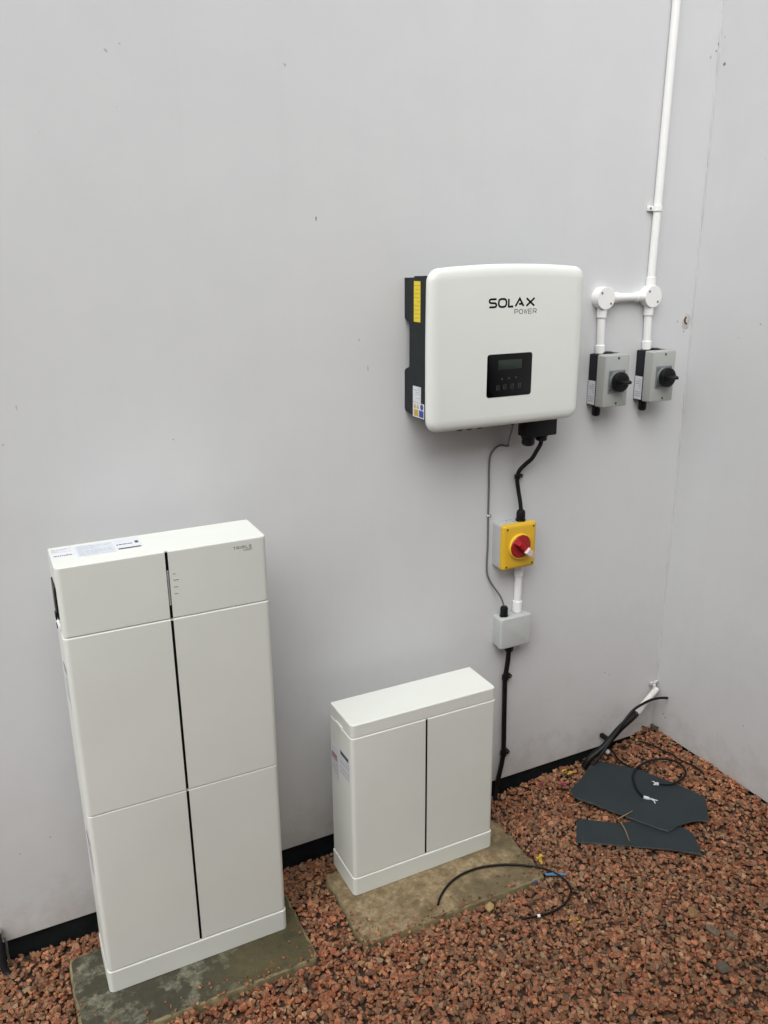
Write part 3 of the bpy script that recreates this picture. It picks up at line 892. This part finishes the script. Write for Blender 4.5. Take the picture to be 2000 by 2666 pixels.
MB().lathe((rx, -.0628, rz), (0, -1, 0), [(0, .0425), (.006, .0425), (.0085, .0412), (.0090, .0395), (.0070, .0385), (.0, .0380)], 40).build('ring', 'yring', ye, sharp=40)
kn = MB().lathe((rx, -.0630, rz), (0, -1, 0), [(0, .0376), (.0065, .0372), (.0090, .0350), (.0095, .030)], 36).build('knob', 'red', ye, sharp=30)
d1 = Vector((.70, 0, -.714)); d2 = Vector((.714, 0, .70))
def grip_loop(l0, l1, w, y):
    c = Vector((rx, y, rz))
    return [(c+d1*a+d2*b)[:] for a, b in ((l0, -w), (l1, -w), (l1, w), (l0, w))]
MB().loft([grip_loop(-.033, .033, .0105, -.0722), grip_loop(-.031, .033, .0085, -.082), grip_loop(-.026, .032, .0070, -.0935), grip_loop(-.022, .030, .0055, -.0955)]).build('grip', 'red', kn)
tg = MB().loft([grip_loop(.004, .031, .0115, -.0960), grip_loop(.004, .031, .0115, -.0985), grip_loop(.008, .028, .0085, -.1040)]).build('padlock_tab', 'pink', kn)
MB().loft([grip_loop(.028, .040, .0045, -.0905), grip_loop(.029, .042, .0045, -.1000)]).build('tab_tip', 'pink', tg)
gland(ye, (1.1640, -.034, yz1-.0005), False, .0145, .038)

# grey joint box
gx0, gx1, gz0, gz1 = 1.0920, 1.2125, .6200, .7275
gb = thing('junction_box', 'small grey square joint box below the yellow isolator', 'junction box', ((gx0+gx1)/2, 0, gz0))
gcx, gcz = (gx0+gx1)/2, (gz0+gz1)/2
lp = lambda i, y, r=.007: [(gcx+u, y, gcz+v) for u, v in rrect(gx1-gx0, gz1-gz0, r, 4, i)]
MB().loft([lp(.002, -.0005), lp(0, -.036)]).build('back_box', 'lgrey', gb, sharp=40)
MB().loft([lp(-.0004, -.0364), lp(-.0014, -.0372), lp(-.0010, -.0480), lp(.0020, -.0515), lp(.0045, -.0522)]).build('lid', 'lgrey', gb, sharp=25)
gland(gb, (1.1185, -.026, gz1-.0005), False, .0130, .037)
gland(gb, (1.1470, -.022, gz0+.0005), True, .0155, .030)
MB().box((gx0+.010, -.034, gz0-.006), (gx0+.014, -.026, gz0), .0006).build('moulding_tab', 'lgrey', gb)

# ------------------------------------------------------------------ cables on the wall
def cable(name, label, pts, r, mat='cable', cat='cable', n=10, sub=6):
    mb = MB().tube(pts, r, n, sub)
    o = mb.build(name, mat, None, origin=pts[0], sharp=60)
    return tag(o, label, cat)
cable('power_cable', 'thick black cable curving from under the inverter down to the yellow isolator',
      [(1.1930, -.083, 1.330), (1.1935, -.080, 1.312), (1.1945, -.062, 1.288), (1.1915, -.042, 1.258), (1.1790, -.026, 1.2370), (1.1640, -.018, 1.2180),
       (1.1585, -.014, 1.1920), (1.1620, -.018, 1.1530), (1.1640, -.027, 1.118), (1.1640, -.034, 1.090)], .0068)
cable('data_cable', 'thin grey cable running from the inverter down to the grey joint box',
      [(1.0790, -.090, 1.388), (1.0790, -.088, 1.372), (1.0850, -.070, 1.345), (1.1150, -.020, 1.312), (1.1240, -.006, 1.2985), (1.0968, -.004, 1.3029), (1.0752, -.004, 1.2932), (1.0606, -.004, 1.2722), (1.0576, -.004, 1.2348), (1.0587, -.004, 1.1774),
       (1.0594, -.004, 1.0801), (1.0610, -.004, .9804), (1.0594, -.004, .92), (1.0625, -.005, .8784), (1.0790, -.008, .8421), (1.1060, -.020, .798), (1.1185, -.026, .762)], .0030, 'gcable', n=8)
cable('power_cable', 'thick black cable running down the wall from the grey joint box behind the low cabinet',
      [(1.1470, -.022, .600), (1.1465, -.020, .560), (1.1470, -.013, .517), (1.1430, -.012, .485), (1.1440, -.012, .416), (1.1454, -.012, .347), (1.1471, -.012, .276), (1.1487, -.012, .209),
       (1.1466, -.012, .169), (1.1384, -.012, .124), (1.1276, -.013, .078), (1.1180, -.018, .045), (1.1050, -.030, .005)], .0085)
def cable_clip(label, x, y, z, r, side, group='round cable clips on the wall', mat='black'):
    t = thing('cable_clip', label, 'cable clip', (x, 0, z), group)
    n = 16
    o = [(x+(r+.0028)*math.cos(a), y-(r+.0028)*math.sin(a)) for a in [R(-35+250*i/n) for i in range(n+1)]]
    i_ = [(x+(r+.0004)*math.cos(a), y-(r+.0004)*math.sin(a)) for a in [R(215-250*i/n) for i in range(n+1)]]
    hz = r*1.05
    MB().prism([(u, w, z-hz) for u, w in o+i_], (0, 0, 2*hz)).build('hoop', mat, t)
    lx = x+side*(r+.0085)
    lug = MB().lathe((lx, -.0005, z), (0, -1, 0), [(0, r*.95), (.016, r*.9), (.0185, r*.7)], 16).build('nail_lug', mat, t)
    MB().lathe((lx, -.018, z), (0, -1, 0), [(0, .0030), (.0022, .0030), (.0026, .0020)], 10).build('nail', 'steel', lug)
    return t
cable_clip('black cable clip just above the yellow isolator', 1.1590, -.014, 1.1975, .0070, 1)
cable_clip('black cable clip beside the lid of the low cabinet', 1.1436, -.012, .4900, .0088, 1)
cable_clip('black cable clip just above the plinth by the low cabinet', 1.1480, -.012, .1900, .0088, 1)
dc = thing('cable_clip', 'tiny pale clip on the thin grey cable beside the yellow isolator', 'cable clip', (1.0594, 0, 1.0790))
MB().box((1.0545, -.0085, 1.0765), (1.0645, -.0005, 1.0815), .001).build('hoop', 'pvc_old', dc)
MB().lathe((1.0670, -.0005, 1.0790), (0, -1, 0), [(0, .0028), (.006, .0028)], 8).build('nail', 'steel', dc)

# ------------------------------------------------------------------ corner: old conduit stub and cables
st = thing('conduit_stub', 'weathered white pipe stub slanting out of the wall corner', 'conduit pipe', (1.845, -.020, .268))
p0, p1 = Vector((1.848, -.020, .266)), Vector((1.7100, -.058, .2130))
d = (p1-p0).normalized(); L = (p1-p0).length
MB().lathe(p0, d, [(0, .0118), (L, .0118)], 18).build('tube', 'pvc_old', st)
MB().lathe(p0+d*(L-.045), d, [(0, .0128), (.001, .0136), (.030, .0136), (.031, .0128)], 18).build('coupler', 'pvc_old', st)
mb = MB()
rg = random.Random(5)
for i in range(7):
    q = Vector((1.848, -.010, .272)) + Vector((rg.uniform(-.022, .010), rg.uniform(-.006, .004), rg.uniform(-.012, .022)))
    mb.box(q-Vector((.006, .004, .005)), q+Vector((.006, .004, .006)), .0015, 1)
mb.build('filler', 'bead', st)
cable('flexible_conduit', 'black ribbed sleeve on the end of the slanting white pipe, dropping to the gravel',
      [(1.7180, -.056, .2160), (1.6950, -.060, .2060), (1.6660, -.060, .1900), (1.6365, -.060, .1726), (1.5931, -.060, .1381), (1.5580, -.060, .1120), (1.5080, -.055, .0820), (1.4900, -.050, .0480)],
      .0125, cat='conduit', n=12)
cable('stiff_cable', 'black cable strapped along the sleeve, its cut end arching up by the corner',
      [(1.8560, -.070, .2512), (1.8190, -.070, .2605), (1.7763, -.070, .2648), (1.7289, -.072, .2596), (1.6857, -.075, .2494), (1.6533, -.078, .2282), (1.6278, -.078, .2025), (1.6050, -.078, .1769), (1.5700, -.080, .140), (1.5350, -.082, .105), (1.5000, -.080, .070), (1.4850, -.080, .045)],
      .0050)
cc = thing('cable_clip', 'black clip gripping the slanting sleeve just above the plinth', 'cable clip', (1.600, 0, .112))
MB().box((1.5960, -.050, .1180), (1.6120, -.001, .1340), .003).build('lug', 'black', cc)
MB().lathe((1.586, -.066, .1000), (-.70, 0, -.55), [(0, .009), (.012, .009), (.014, .007)], 12).build('pale_ferrule', 'clear', cc)

# coil of black cable on the broken slate
coil = thing('cable_coil', 'loop of thin black cable with two clear plug ends lying on the broken slate', 'cable', (1.5276, -.3137, .073))
cpts = [(1.5276, -.3137, .0760), (1.5352, -.2739, .0790), (1.5610, -.2273, .0840), (1.5961, -.1936, .0820), (1.6331, -.1766, .0840), (1.6805, -.1773, .0915), (1.7212, -.1946, .0990),
        (1.7456, -.2243, .1035), (1.7517, -.2586, .1045), (1.7374, -.2972, .1020), (1.7129, -.3132, .0980), (1.6799, -.3184, .0920), (1.6483, -.3071, .0850), (1.6216, -.2861, .0820)]
MB().tube(cpts, .0040, 8, 6).build('sheath', 'cable', coil)
for a, b in (((1.5276, -.3137, .0760), (1.5603, -.3479, .0720)), ((1.6216, -.2861, .0820), (1.6050, -.2800, .0800))):
    a, b = Vector(a), Vector(b); dd = b-a
    pe = MB().lathe(a, dd, [(0, .0060), (dd.length*.35, .0066), (dd.length*.42, .0042), (dd.length, .0026)], 10).build('plug_end', 'clear', coil)
    w = dd.cross(Vector((0, 0, 1))).normalized()
    MB().tube([a+dd*.4, a+dd*.7+w*.010+Vector((0, 0, .004)), a+dd*.85+w*.018], .0020, 6, 3).build('latch_tab', 'clear', pe)
cable('loose_cable', 'thin black cable trailing from the sleeve to the back edge of the slate',
      [(1.6050, -.040, .1000), (1.6299, -.045, .0690), (1.6175, -.0885, .0640), (1.6193, -.1361, .0650), (1.6278, -.1654, .0680)], .0036, n=8)
cable('loose_cable', 'thin black cable lying along the foot of the side wall from the corner',
      [(1.7451, -.0527, .0860), (1.7560, -.0721, .0880), (1.7710, -.1141, .0900), (1.7761, -.1521, .0915), (1.7859, -.1812, .0930), (1.7843, -.2150, .0935), (1.7896, -.2444, .0940), (1.7984, -.2759, .0955), (1.7972, -.3106, .0950), (1.8020, -.350, .080)], .0030, n=8)
# cable across the tan slab
hoop = thing('cable_offcut', 'black cable offcut curving off the tan slab onto the gravel', 'cable', (.6566, -.4039, .056))
hp = [(.6566, -.4039, .0560), (.6783, -.3801, .0562), (.7166, -.3531, .0575), (.7595, -.3358, .0585), (.8033, -.3292, .0590), (.8549, -.3329, .0590), (.9091, -.3491, .0585), (.9487, -.3671, .0580),
      (.9950, -.3999, .0585), (1.0248, -.4307, .0600), (1.0442, -.4742, .0600), (1.0470, -.5106, .0590), (1.0326, -.5416, .0590), (.9947, -.5678, .0590), (.9457, -.5791, .0590), (.8993, -.5751, .0585), (.8587, -.5642, .0570), (.8440, -.5555, .0540)]
MB().tube(hp, .0036, 8, 6).build('sheath', 'cable', hoop)
MB().tube([(.8870, -.5728, .0588), (.8910, -.5738, .0588), (.8950, -.5746, .0587)], .0046, 8, 3).build('pale_mark', 'pvc', hoop)
# hose in the lower left corner
ho = thing('hose', 'dark hose bending out of the plinth into the gravel at the left edge', 'hose', (-.4900, 0, .02))
MB().tube([(-.4985, -.006, .118), (-.4955, -.022, .104), (-.4945, -.030, .070), (-.4945, -.034, .040), (-.4915, -.040, .018), (-.4830, -.050, .006), (-.4680, -.062, .000), (-.450, -.072, -.010)], .0095, 12).build('tube', 'isobase', ho)
MB().tube([(-.4820, -.010, .100), (-.4790, -.014, .080), (-.4800, -.016, .050), (-.4770, -.020, .020)], .0030, 8).build('wire', 'gcable', ho)
MB().lathe((-.4990, -.001, .121), (.1, -.9, -.3), [(0, .013), (.010, .013), (.012, .0105)], 14).build('collar', 'lgrey', ho)

# ------------------------------------------------------------------ slate
def sheet(label, pts, th, seed, rough_edges=.0010):
    rg = random.Random(seed)
    P = [Vector(p) for p in pts]
    D = []
    n = len(P)
    for i in range(n):
        a, b = P[i], P[(i+1) % n]
        k = max(1, int((b-a).length/.012))
        for j in range(k):
            q = a.lerp(b, j/k)
            if j: q = q+Vector((rg.uniform(-1, 1), rg.uniform(-1, 1), 0))*rough_edges
            D.append(q)
    c = sum(P, Vector())/n
    # best-fit plane keeps the sheet flat and stiff
    A = np.array([[p.x, p.y, 1] for p in P]); zz = np.array([p.z for p in P])
    co = np.linalg.lstsq(A, zz, rcond=None)[0]
    lvl = lambda q: co[0]*q.x+co[1]*q.y+co[2]
    t = thing('slate_piece', label, 'slate', (c.x, c.y, lvl(c)), 'broken slate pieces on the gravel')
    lo = [(q.x+rg.uniform(-1, 1)*.001, q.y+rg.uniform(-1, 1)*.001, lvl(q)-th) for q in D]
    hi = [(q.x, q.y, lvl(q)) for q in D]
    MB().loft([lo, hi], mi=1, capmi=0).build('sheet', ['slate', 'slate_edge'], t, sharp=30)
    return lvl
lvlL = sheet('long dark slate strip lying in front of the larger slate', [(1.269, -.2781, .0540), (1.3742, -.3629, .0580), (1.4520, -.3850, .060), (1.5270, -.4520, .0610), (1.5400, -.4740, .061), (1.5480, -.4950, .061), (1.5505, -.5156, .061), (1.5420, -.5360, .061), (1.5297, -.555, .061), (1.503, -.5994, .061),
       (1.4208, -.5286, .060), (1.363, -.4869, .0590), (1.1931, -.3669, .0545)], .0050, 3)
sheet('large dark slate with a curved broken edge under the cable loop', [(1.5272, -.0596, .070), (1.6221, -.1804, .0760), (1.6826, -.3169, .0820), (1.7112, -.4149, .0850), (1.6291, -.5079, .0760), (1.6037, -.4868, .0735), (1.5725, -.4772, .0715), (1.5400, -.4742, .0700), (1.509, -.475, .0690), (1.4814, -.4764, .0680),
       (1.4543, -.4314, .0675), (1.4173, -.3586, .0665), (1.3576, -.2417, .0655), (1.3293, -.1875, .0650), (1.3406, -.1531, .0655), (1.4245, -.1159, .0685)], .0055, 4)

# ------------------------------------------------------------------ gravel
def stone_hull(seed, flat=0.62, n=13):
    rg = random.Random(seed)
    bm = bmesh.new()
    sx, sy, sz = 1.0, rg.uniform(.62, .92), rg.uniform(flat-.15, flat+.12)
    for i in range(n):
        v = Vector((rg.gauss(0, 1), rg.gauss(0, 1), rg.gauss(0, 1))).normalized()*rg.uniform(.82, 1.08)
        bm.verts.new((v.x*sx, v.y*sy, v.z*sz))
    res = bmesh.ops.convex_hull(bm, input=bm.verts)
    loose = [v for v in bm.verts if not v.link_faces]
    bmesh.ops.delete(bm, geom=loose, context='VERTS')
    bmesh.ops.triangulate(bm, faces=bm.faces)
    bm.verts.index_update()
    V = np.array([v.co[:] for v in bm.verts]); F = np.array([[v.index for v in f.verts] for f in bm.faces])
    bm.free()
    return V, F

protos = [stone_hull(100+i) for i in range(18)]
PAL = np.array([1.32, 1.15, .91])*np.array([(.235, .098, .060), (.205, .100, .063), (.255, .120, .072), (.175, .078, .050), (.215, .125, .080), (.245, .160, .105), (.150, .095, .066), (.130, .075, .052),
                (.180, .140, .105), (.105, .072, .055), (.290, .175, .115), (.195, .070, .042), (.225, .108, .080)])
PW = np.array([14, 13, 11, 11, 10, 5, 9, 9, 4, 5, 3, 8, 8], float); PW /= PW.sum()
rng = np.random.default_rng(42)

def scatter(n, xr, yr, smin, smax, zlo, zhi):
    x = rng.uniform(*xr, n); y = rng.uniform(*yr, n)
    s = smin+(smax-smin)*rng.beta(1.6, 3.2, n)
    z = gh(x, y)+rng.uniform(zlo, zhi, n)
    keep = np.ones(n, bool)
    # slabs keep the stones off, so do the walls
    for cx, cy, w, d, a in ((-.0285, -.265, .612, .305, 0.0), (.7125, -.290, .615, .302, -.022)):
        u = (x-cx)*math.cos(a)+(y-cy)*math.sin(a); v = -(x-cx)*math.sin(a)+(y-cy)*math.cos(a)
        inside = (np.abs(u) < w/2+s*.35) & (np.abs(v) < d/2+s*.35)
        keep &= ~inside
    keep &= (y < -s*.55+.008) & (x < XR-s*.55+.008)
    return x[keep], y[keep], z[keep], s[keep]

def stones_mesh(name, batches):
    Vs, Fs, Cs = [], [], []; off = 0
    for x, y, z, s in batches:
        n = len(x)
        pi = rng.integers(0, len(protos), n)
        col = PAL[rng.choice(len(PAL), n, p=PW)]
        # loose drifts of browner and redder stones
        drift = .5+.5*np.sin(x*3.1+1.3)*np.sin(y*4.3+.4)
        grey = np.array([.170, .118, .074])
        k = (.62*drift*rng.uniform(0, 1, n))[:, None]
        col = col*(1-k)+grey*k
        col = col*rng.uniform(.60, 1.45, n)[:, None]
        ax = rng.uniform(0, 2*math.pi, n); tilt = rng.normal(0, .55, n); az = rng.uniform(0, 2*math.pi, n)
        for p, (V, F) in enumerate(protos):
            idx = np.where(pi == p)[0]
            if not len(idx): continue
            ca, sa = np.cos(az[idx]), np.sin(az[idx]); ct, st_ = np.cos(tilt[idx]), np.sin(tilt[idx]); cb, sb_ = np.cos(ax[idx]), np.sin(ax[idx])
            Z = np.zeros_like(ca); O = np.ones_like(ca)
            Rz = np.stack([np.stack([ca, -sa, Z], -1), np.stack([sa, ca, Z], -1), np.stack([Z, Z, O], -1)], 1)
            Rx = np.stack([np.stack([O, Z, Z], -1), np.stack([Z, ct, -st_], -1), np.stack([Z, st_, ct], -1)], 1)
            Rb = np.stack([np.stack([cb, -sb_, Z], -1), np.stack([sb_, cb, Z], -1), np.stack([Z, Z, O], -1)], 1)
            Rm = Rz @ Rx @ Rb
            W = np.einsum('nij,kj->nki', Rm, V)*(s[idx]/2)[:, None, None] + np.stack([x[idx], y[idx], z[idx]], -1)[:, None, :]
            m_ = len(idx); nv = len(V)
            Vs.append(W.reshape(-1, 3))
            Fs.append((F[None]+(np.arange(m_)*nv)[:, None, None]+off).reshape(-1, 3))
            Cs.append(np.repeat(col[idx], nv, axis=0)); off += m_*nv
    V = np.concatenate(Vs); F = np.concatenate(Fs).astype(np.int32); C = np.concatenate(Cs)
    me = bpy.data.meshes.new(name)
    me.vertices.add(len(V)); me.vertices.foreach_set('co', V.astype(np.float32).ravel())
    me.loops.add(F.size); me.loops.foreach_set('vertex_index', F.ravel())
    me.polygons.add(len(F)); me.polygons.foreach_set('loop_start', np.arange(0, F.size, 3, dtype=np.int32))
    me.update(calc_edges=True)
    at = me.attributes.new('tint', 'FLOAT_COLOR', 'POINT')
    at.data.foreach_set('color', np.concatenate([C, np.ones((len(C), 1))], 1).astype(np.float32).ravel())
    me.materials.append(M['gravel'])
    me.shade_flat()
    o = bpy.data.objects.new(name, me); COL.objects.link(o)
    return o
AX, AY = (-.95, XR), (-1.45, .0)
core = scatter(20000, AX, AY, .011, .034, -.013, -.006)
core2 = scatter(31000, AX, AY, .009, .032, -.006, .001)
core3 = scatter(2600, AX, AY, .014, .036, -.002, .002)
out1 = [scatter(7000, (-1.9, -.95), (-2.4, 0), .014, .040, -.012, .001), scatter(13000, (-.95, XR), (-2.4, -1.45), .014, .040, -.012, .001)]
# a few stones and grit kicked onto the slabs
def strays(n, cx, cy, w, d):
    e = rng.uniform(0, 1, n)**2.2*.06
    sd = rng.integers(0, 4, n); t = rng.uniform(-.5, .5, n)
    x = np.where(sd == 0, cx-w/2+e, np.where(sd == 1, cx+w/2-e, cx+t*w)); y = np.where(sd < 2, cy+t*d, cy-d/2+e)
    s_ = .003+.017*rng.beta(1.2, 3.5, n)
    k = (y < cy-.02-.0*x)
    return x[k], y[k], (.052+s_*.22)[k], s_[k]
k1 = strays(200, -.0285, -.265, .612, .305); k2 = strays(330, .7125, -.290, .615, .302)
gr = stones_mesh('gravel', [k1, k2, core, core2, core3]+out1)
gr['kind'] = 'stuff'

# ------------------------------------------------------------------ single stones that stand out, petals, scraps, straw
def single_stone(label, at, s, col, seed, squash=.7):
    V, F = stone_hull(seed, .75, 22)
    bm = bmesh.new()
    vs = [bm.verts.new(v) for v in V]
    for f in F: bm.faces.new([vs[i] for i in f])
    bmesh.ops.bevel(bm, geom=list(bm.edges), offset=.05, segments=1, affect='EDGES')
    a = random.Random(seed).uniform(0, 6.28)
    for v in bm.verts:
        x, y = v.co.x, v.co.y
        v.co = Vector(((x*math.cos(a)-y*math.sin(a))*s/2, (x*math.sin(a)+y*math.cos(a))*s/2, v.co.z*s/2*squash))
    me = bpy.data.meshes.new('stone'); bm.to_mesh(me); bm.free()
    at_ = me.attributes.new('tint', 'FLOAT_COLOR', 'POINT')
    at_.data.foreach_set('color', np.tile(np.array([*col, 1.0], np.float32), len(me.vertices)))
    me.materials.append(M['gravel'])
    o = bpy.data.objects.new('stone', me); COL.objects.link(o)
    o.location = at
    return tag(o, label, 'stone', 'larger loose stones on the gravel')
single_stone('sandy yellow stone beside the front edge of the tan slab', (.786, -.4800, .058), .044, (.36, .25, .11), 1)
single_stone('dark grey pebble in the gravel near the bottom right corner', (1.220, -.9418, .056), .044, (.095, .082, .066), 2)
single_stone('flat grey-brown stone in the gravel with a smaller grey one beside it', (1.2954, -.8345, .054), .050, (.135, .108, .076), 3, .5)
single_stone('small grey stone touching the flat grey-brown one', (1.3299, -.8707, .054), .044, (.145, .108, .074), 4, .6)
single_stone('tan brown rounded stone in the gravel between the slate strip and the grey stones', (1.2955, -.7611, .056), .042, (.235, .145, .065), 5)

def scrap(name, label, cat, at, s, mat, n, seed, spread=1.0):
    """a few thin curled leaves or torn film lying together"""
    rg = random.Random(seed); mb = MB()
    for i in range(n):
        a = rg.uniform(0, 6.28); L = s*rg.uniform(.35, .6); w = L*rg.uniform(.35, .6)
        c = Vector(at)+Vector((rg.uniform(-1, 1)*s*.5*spread, rg.uniform(-1, 1)*s*.4*spread, rg.uniform(0, .004)))
        u = Vector((math.cos(a), math.sin(a), rg.uniform(-.2, .35))); v = Vector((-math.sin(a), math.cos(a), rg.uniform(-.3, .3)))
        rows = []
        for k in range(5):
            t = k/4*2-1
            wd = w*math.sqrt(max(.04, 1-t*t))
            m_ = c+u*(L*t*.5)+Vector((0, 0, .003*(1-t*t)))
            rows.append([(m_-v*wd*.5)[:], m_[:], (m_+v*wd*.5+Vector((0, 0, .0015)))[:]])
        top_ = [p for r_ in rows for p in r_]
        bot = [(p[0], p[1], p[2]-.0006) for p in top_]
        fs = []
        for k in range(4):
            for j in range(2):
                q = (k*3+j, k*3+j+1, (k+1)*3+j+1, (k+1)*3+j)
                fs.append(q); fs.append(tuple(15+x for x in reversed(q)))
        mb.add(top_+bot, fs)
    o = mb.build(name, mat, None, origin=at, sharp=60)
    return tag(o, label, cat)
scrap('fallen_leaf', 'crumpled bright yellow leaf at the corner of the tan slab', 'leaf', (1.046, -.3830, .054), .030, 'ypetal', 7, 1)
scrap('fallen_leaf', 'dull ochre leaf on the gravel beside the plinth near the large slate', 'leaf', (1.410, -.058, .058), .034, 'ypetal', 4, 2)
scrap('flower_petal', 'magenta petals on the gravel near the low cabinet', 'petal', (1.275, -.070, .049), .026, 'petal', 5, 3)
scrap('flower_petal', 'magenta petals against the tip of the large slate', 'petal', (1.352, -.112, .056), .028, 'petal', 5, 4)
scrap('fallen_leaf', 'brown dead leaves heaped in the wall corner', 'leaf', (1.835, -.022, .098), .040, 'soil', 10, 8, 1.2)
scrap('fallen_leaf', 'faded ochre leaf on the gravel below the cable offcut', 'leaf', (.966, -.634, .056), .034, 'ypetal', 3, 9)
bf = [(1.0100, -.4440, .060), (1.0380, -.4560, .062), (1.0690, -.4770, .060), (1.0640, -.4800, .060), (1.0320, -.4660, .061), (1.0080, -.4520, .060)]
tag(MB().prism(bf, (0, 0, -.0008)).build('tape_scrap', 'bluefilm', None, origin=bf[0]), 'scrap of blue tape under the black cable offcut', 'tape')
bf = [(.9600, -.4540, .057), (.9720, -.4500, .058), (.9720, -.4580, .060), (.9640, -.4610, .058)]
tag(MB().prism(bf, (0, 0, -.0010)).build('tape_scrap', 'blue', None, origin=bf[0]), 'small dark blue scrap on the front edge of the tan slab', 'tape')
for label, a, b, c in (('dry straw lying across the gap between the two slates', (1.3752, -.3565, .0700), (1.4100, -.3560, .0735), (1.4443, -.3512, .0745)),
                    ('dry straw hanging down over the slate strip', (1.3766, -.3706, .0660), (1.3620, -.4080, .0655), (1.3387, -.4536, .0640)),
                    ('pale straw on the gravel beside the left tip of the large slate', (1.2827, -.2159, .0600), (1.3100, -.2220, .0615), (1.3364, -.2234, .0620))):
    o = MB().tube([a, b, c], lambda t: .0019-.0008*t, 6, 5).build('straw', 'straw', None, origin=a)
    tag(o, label, 'straw', 'bits of dry straw')
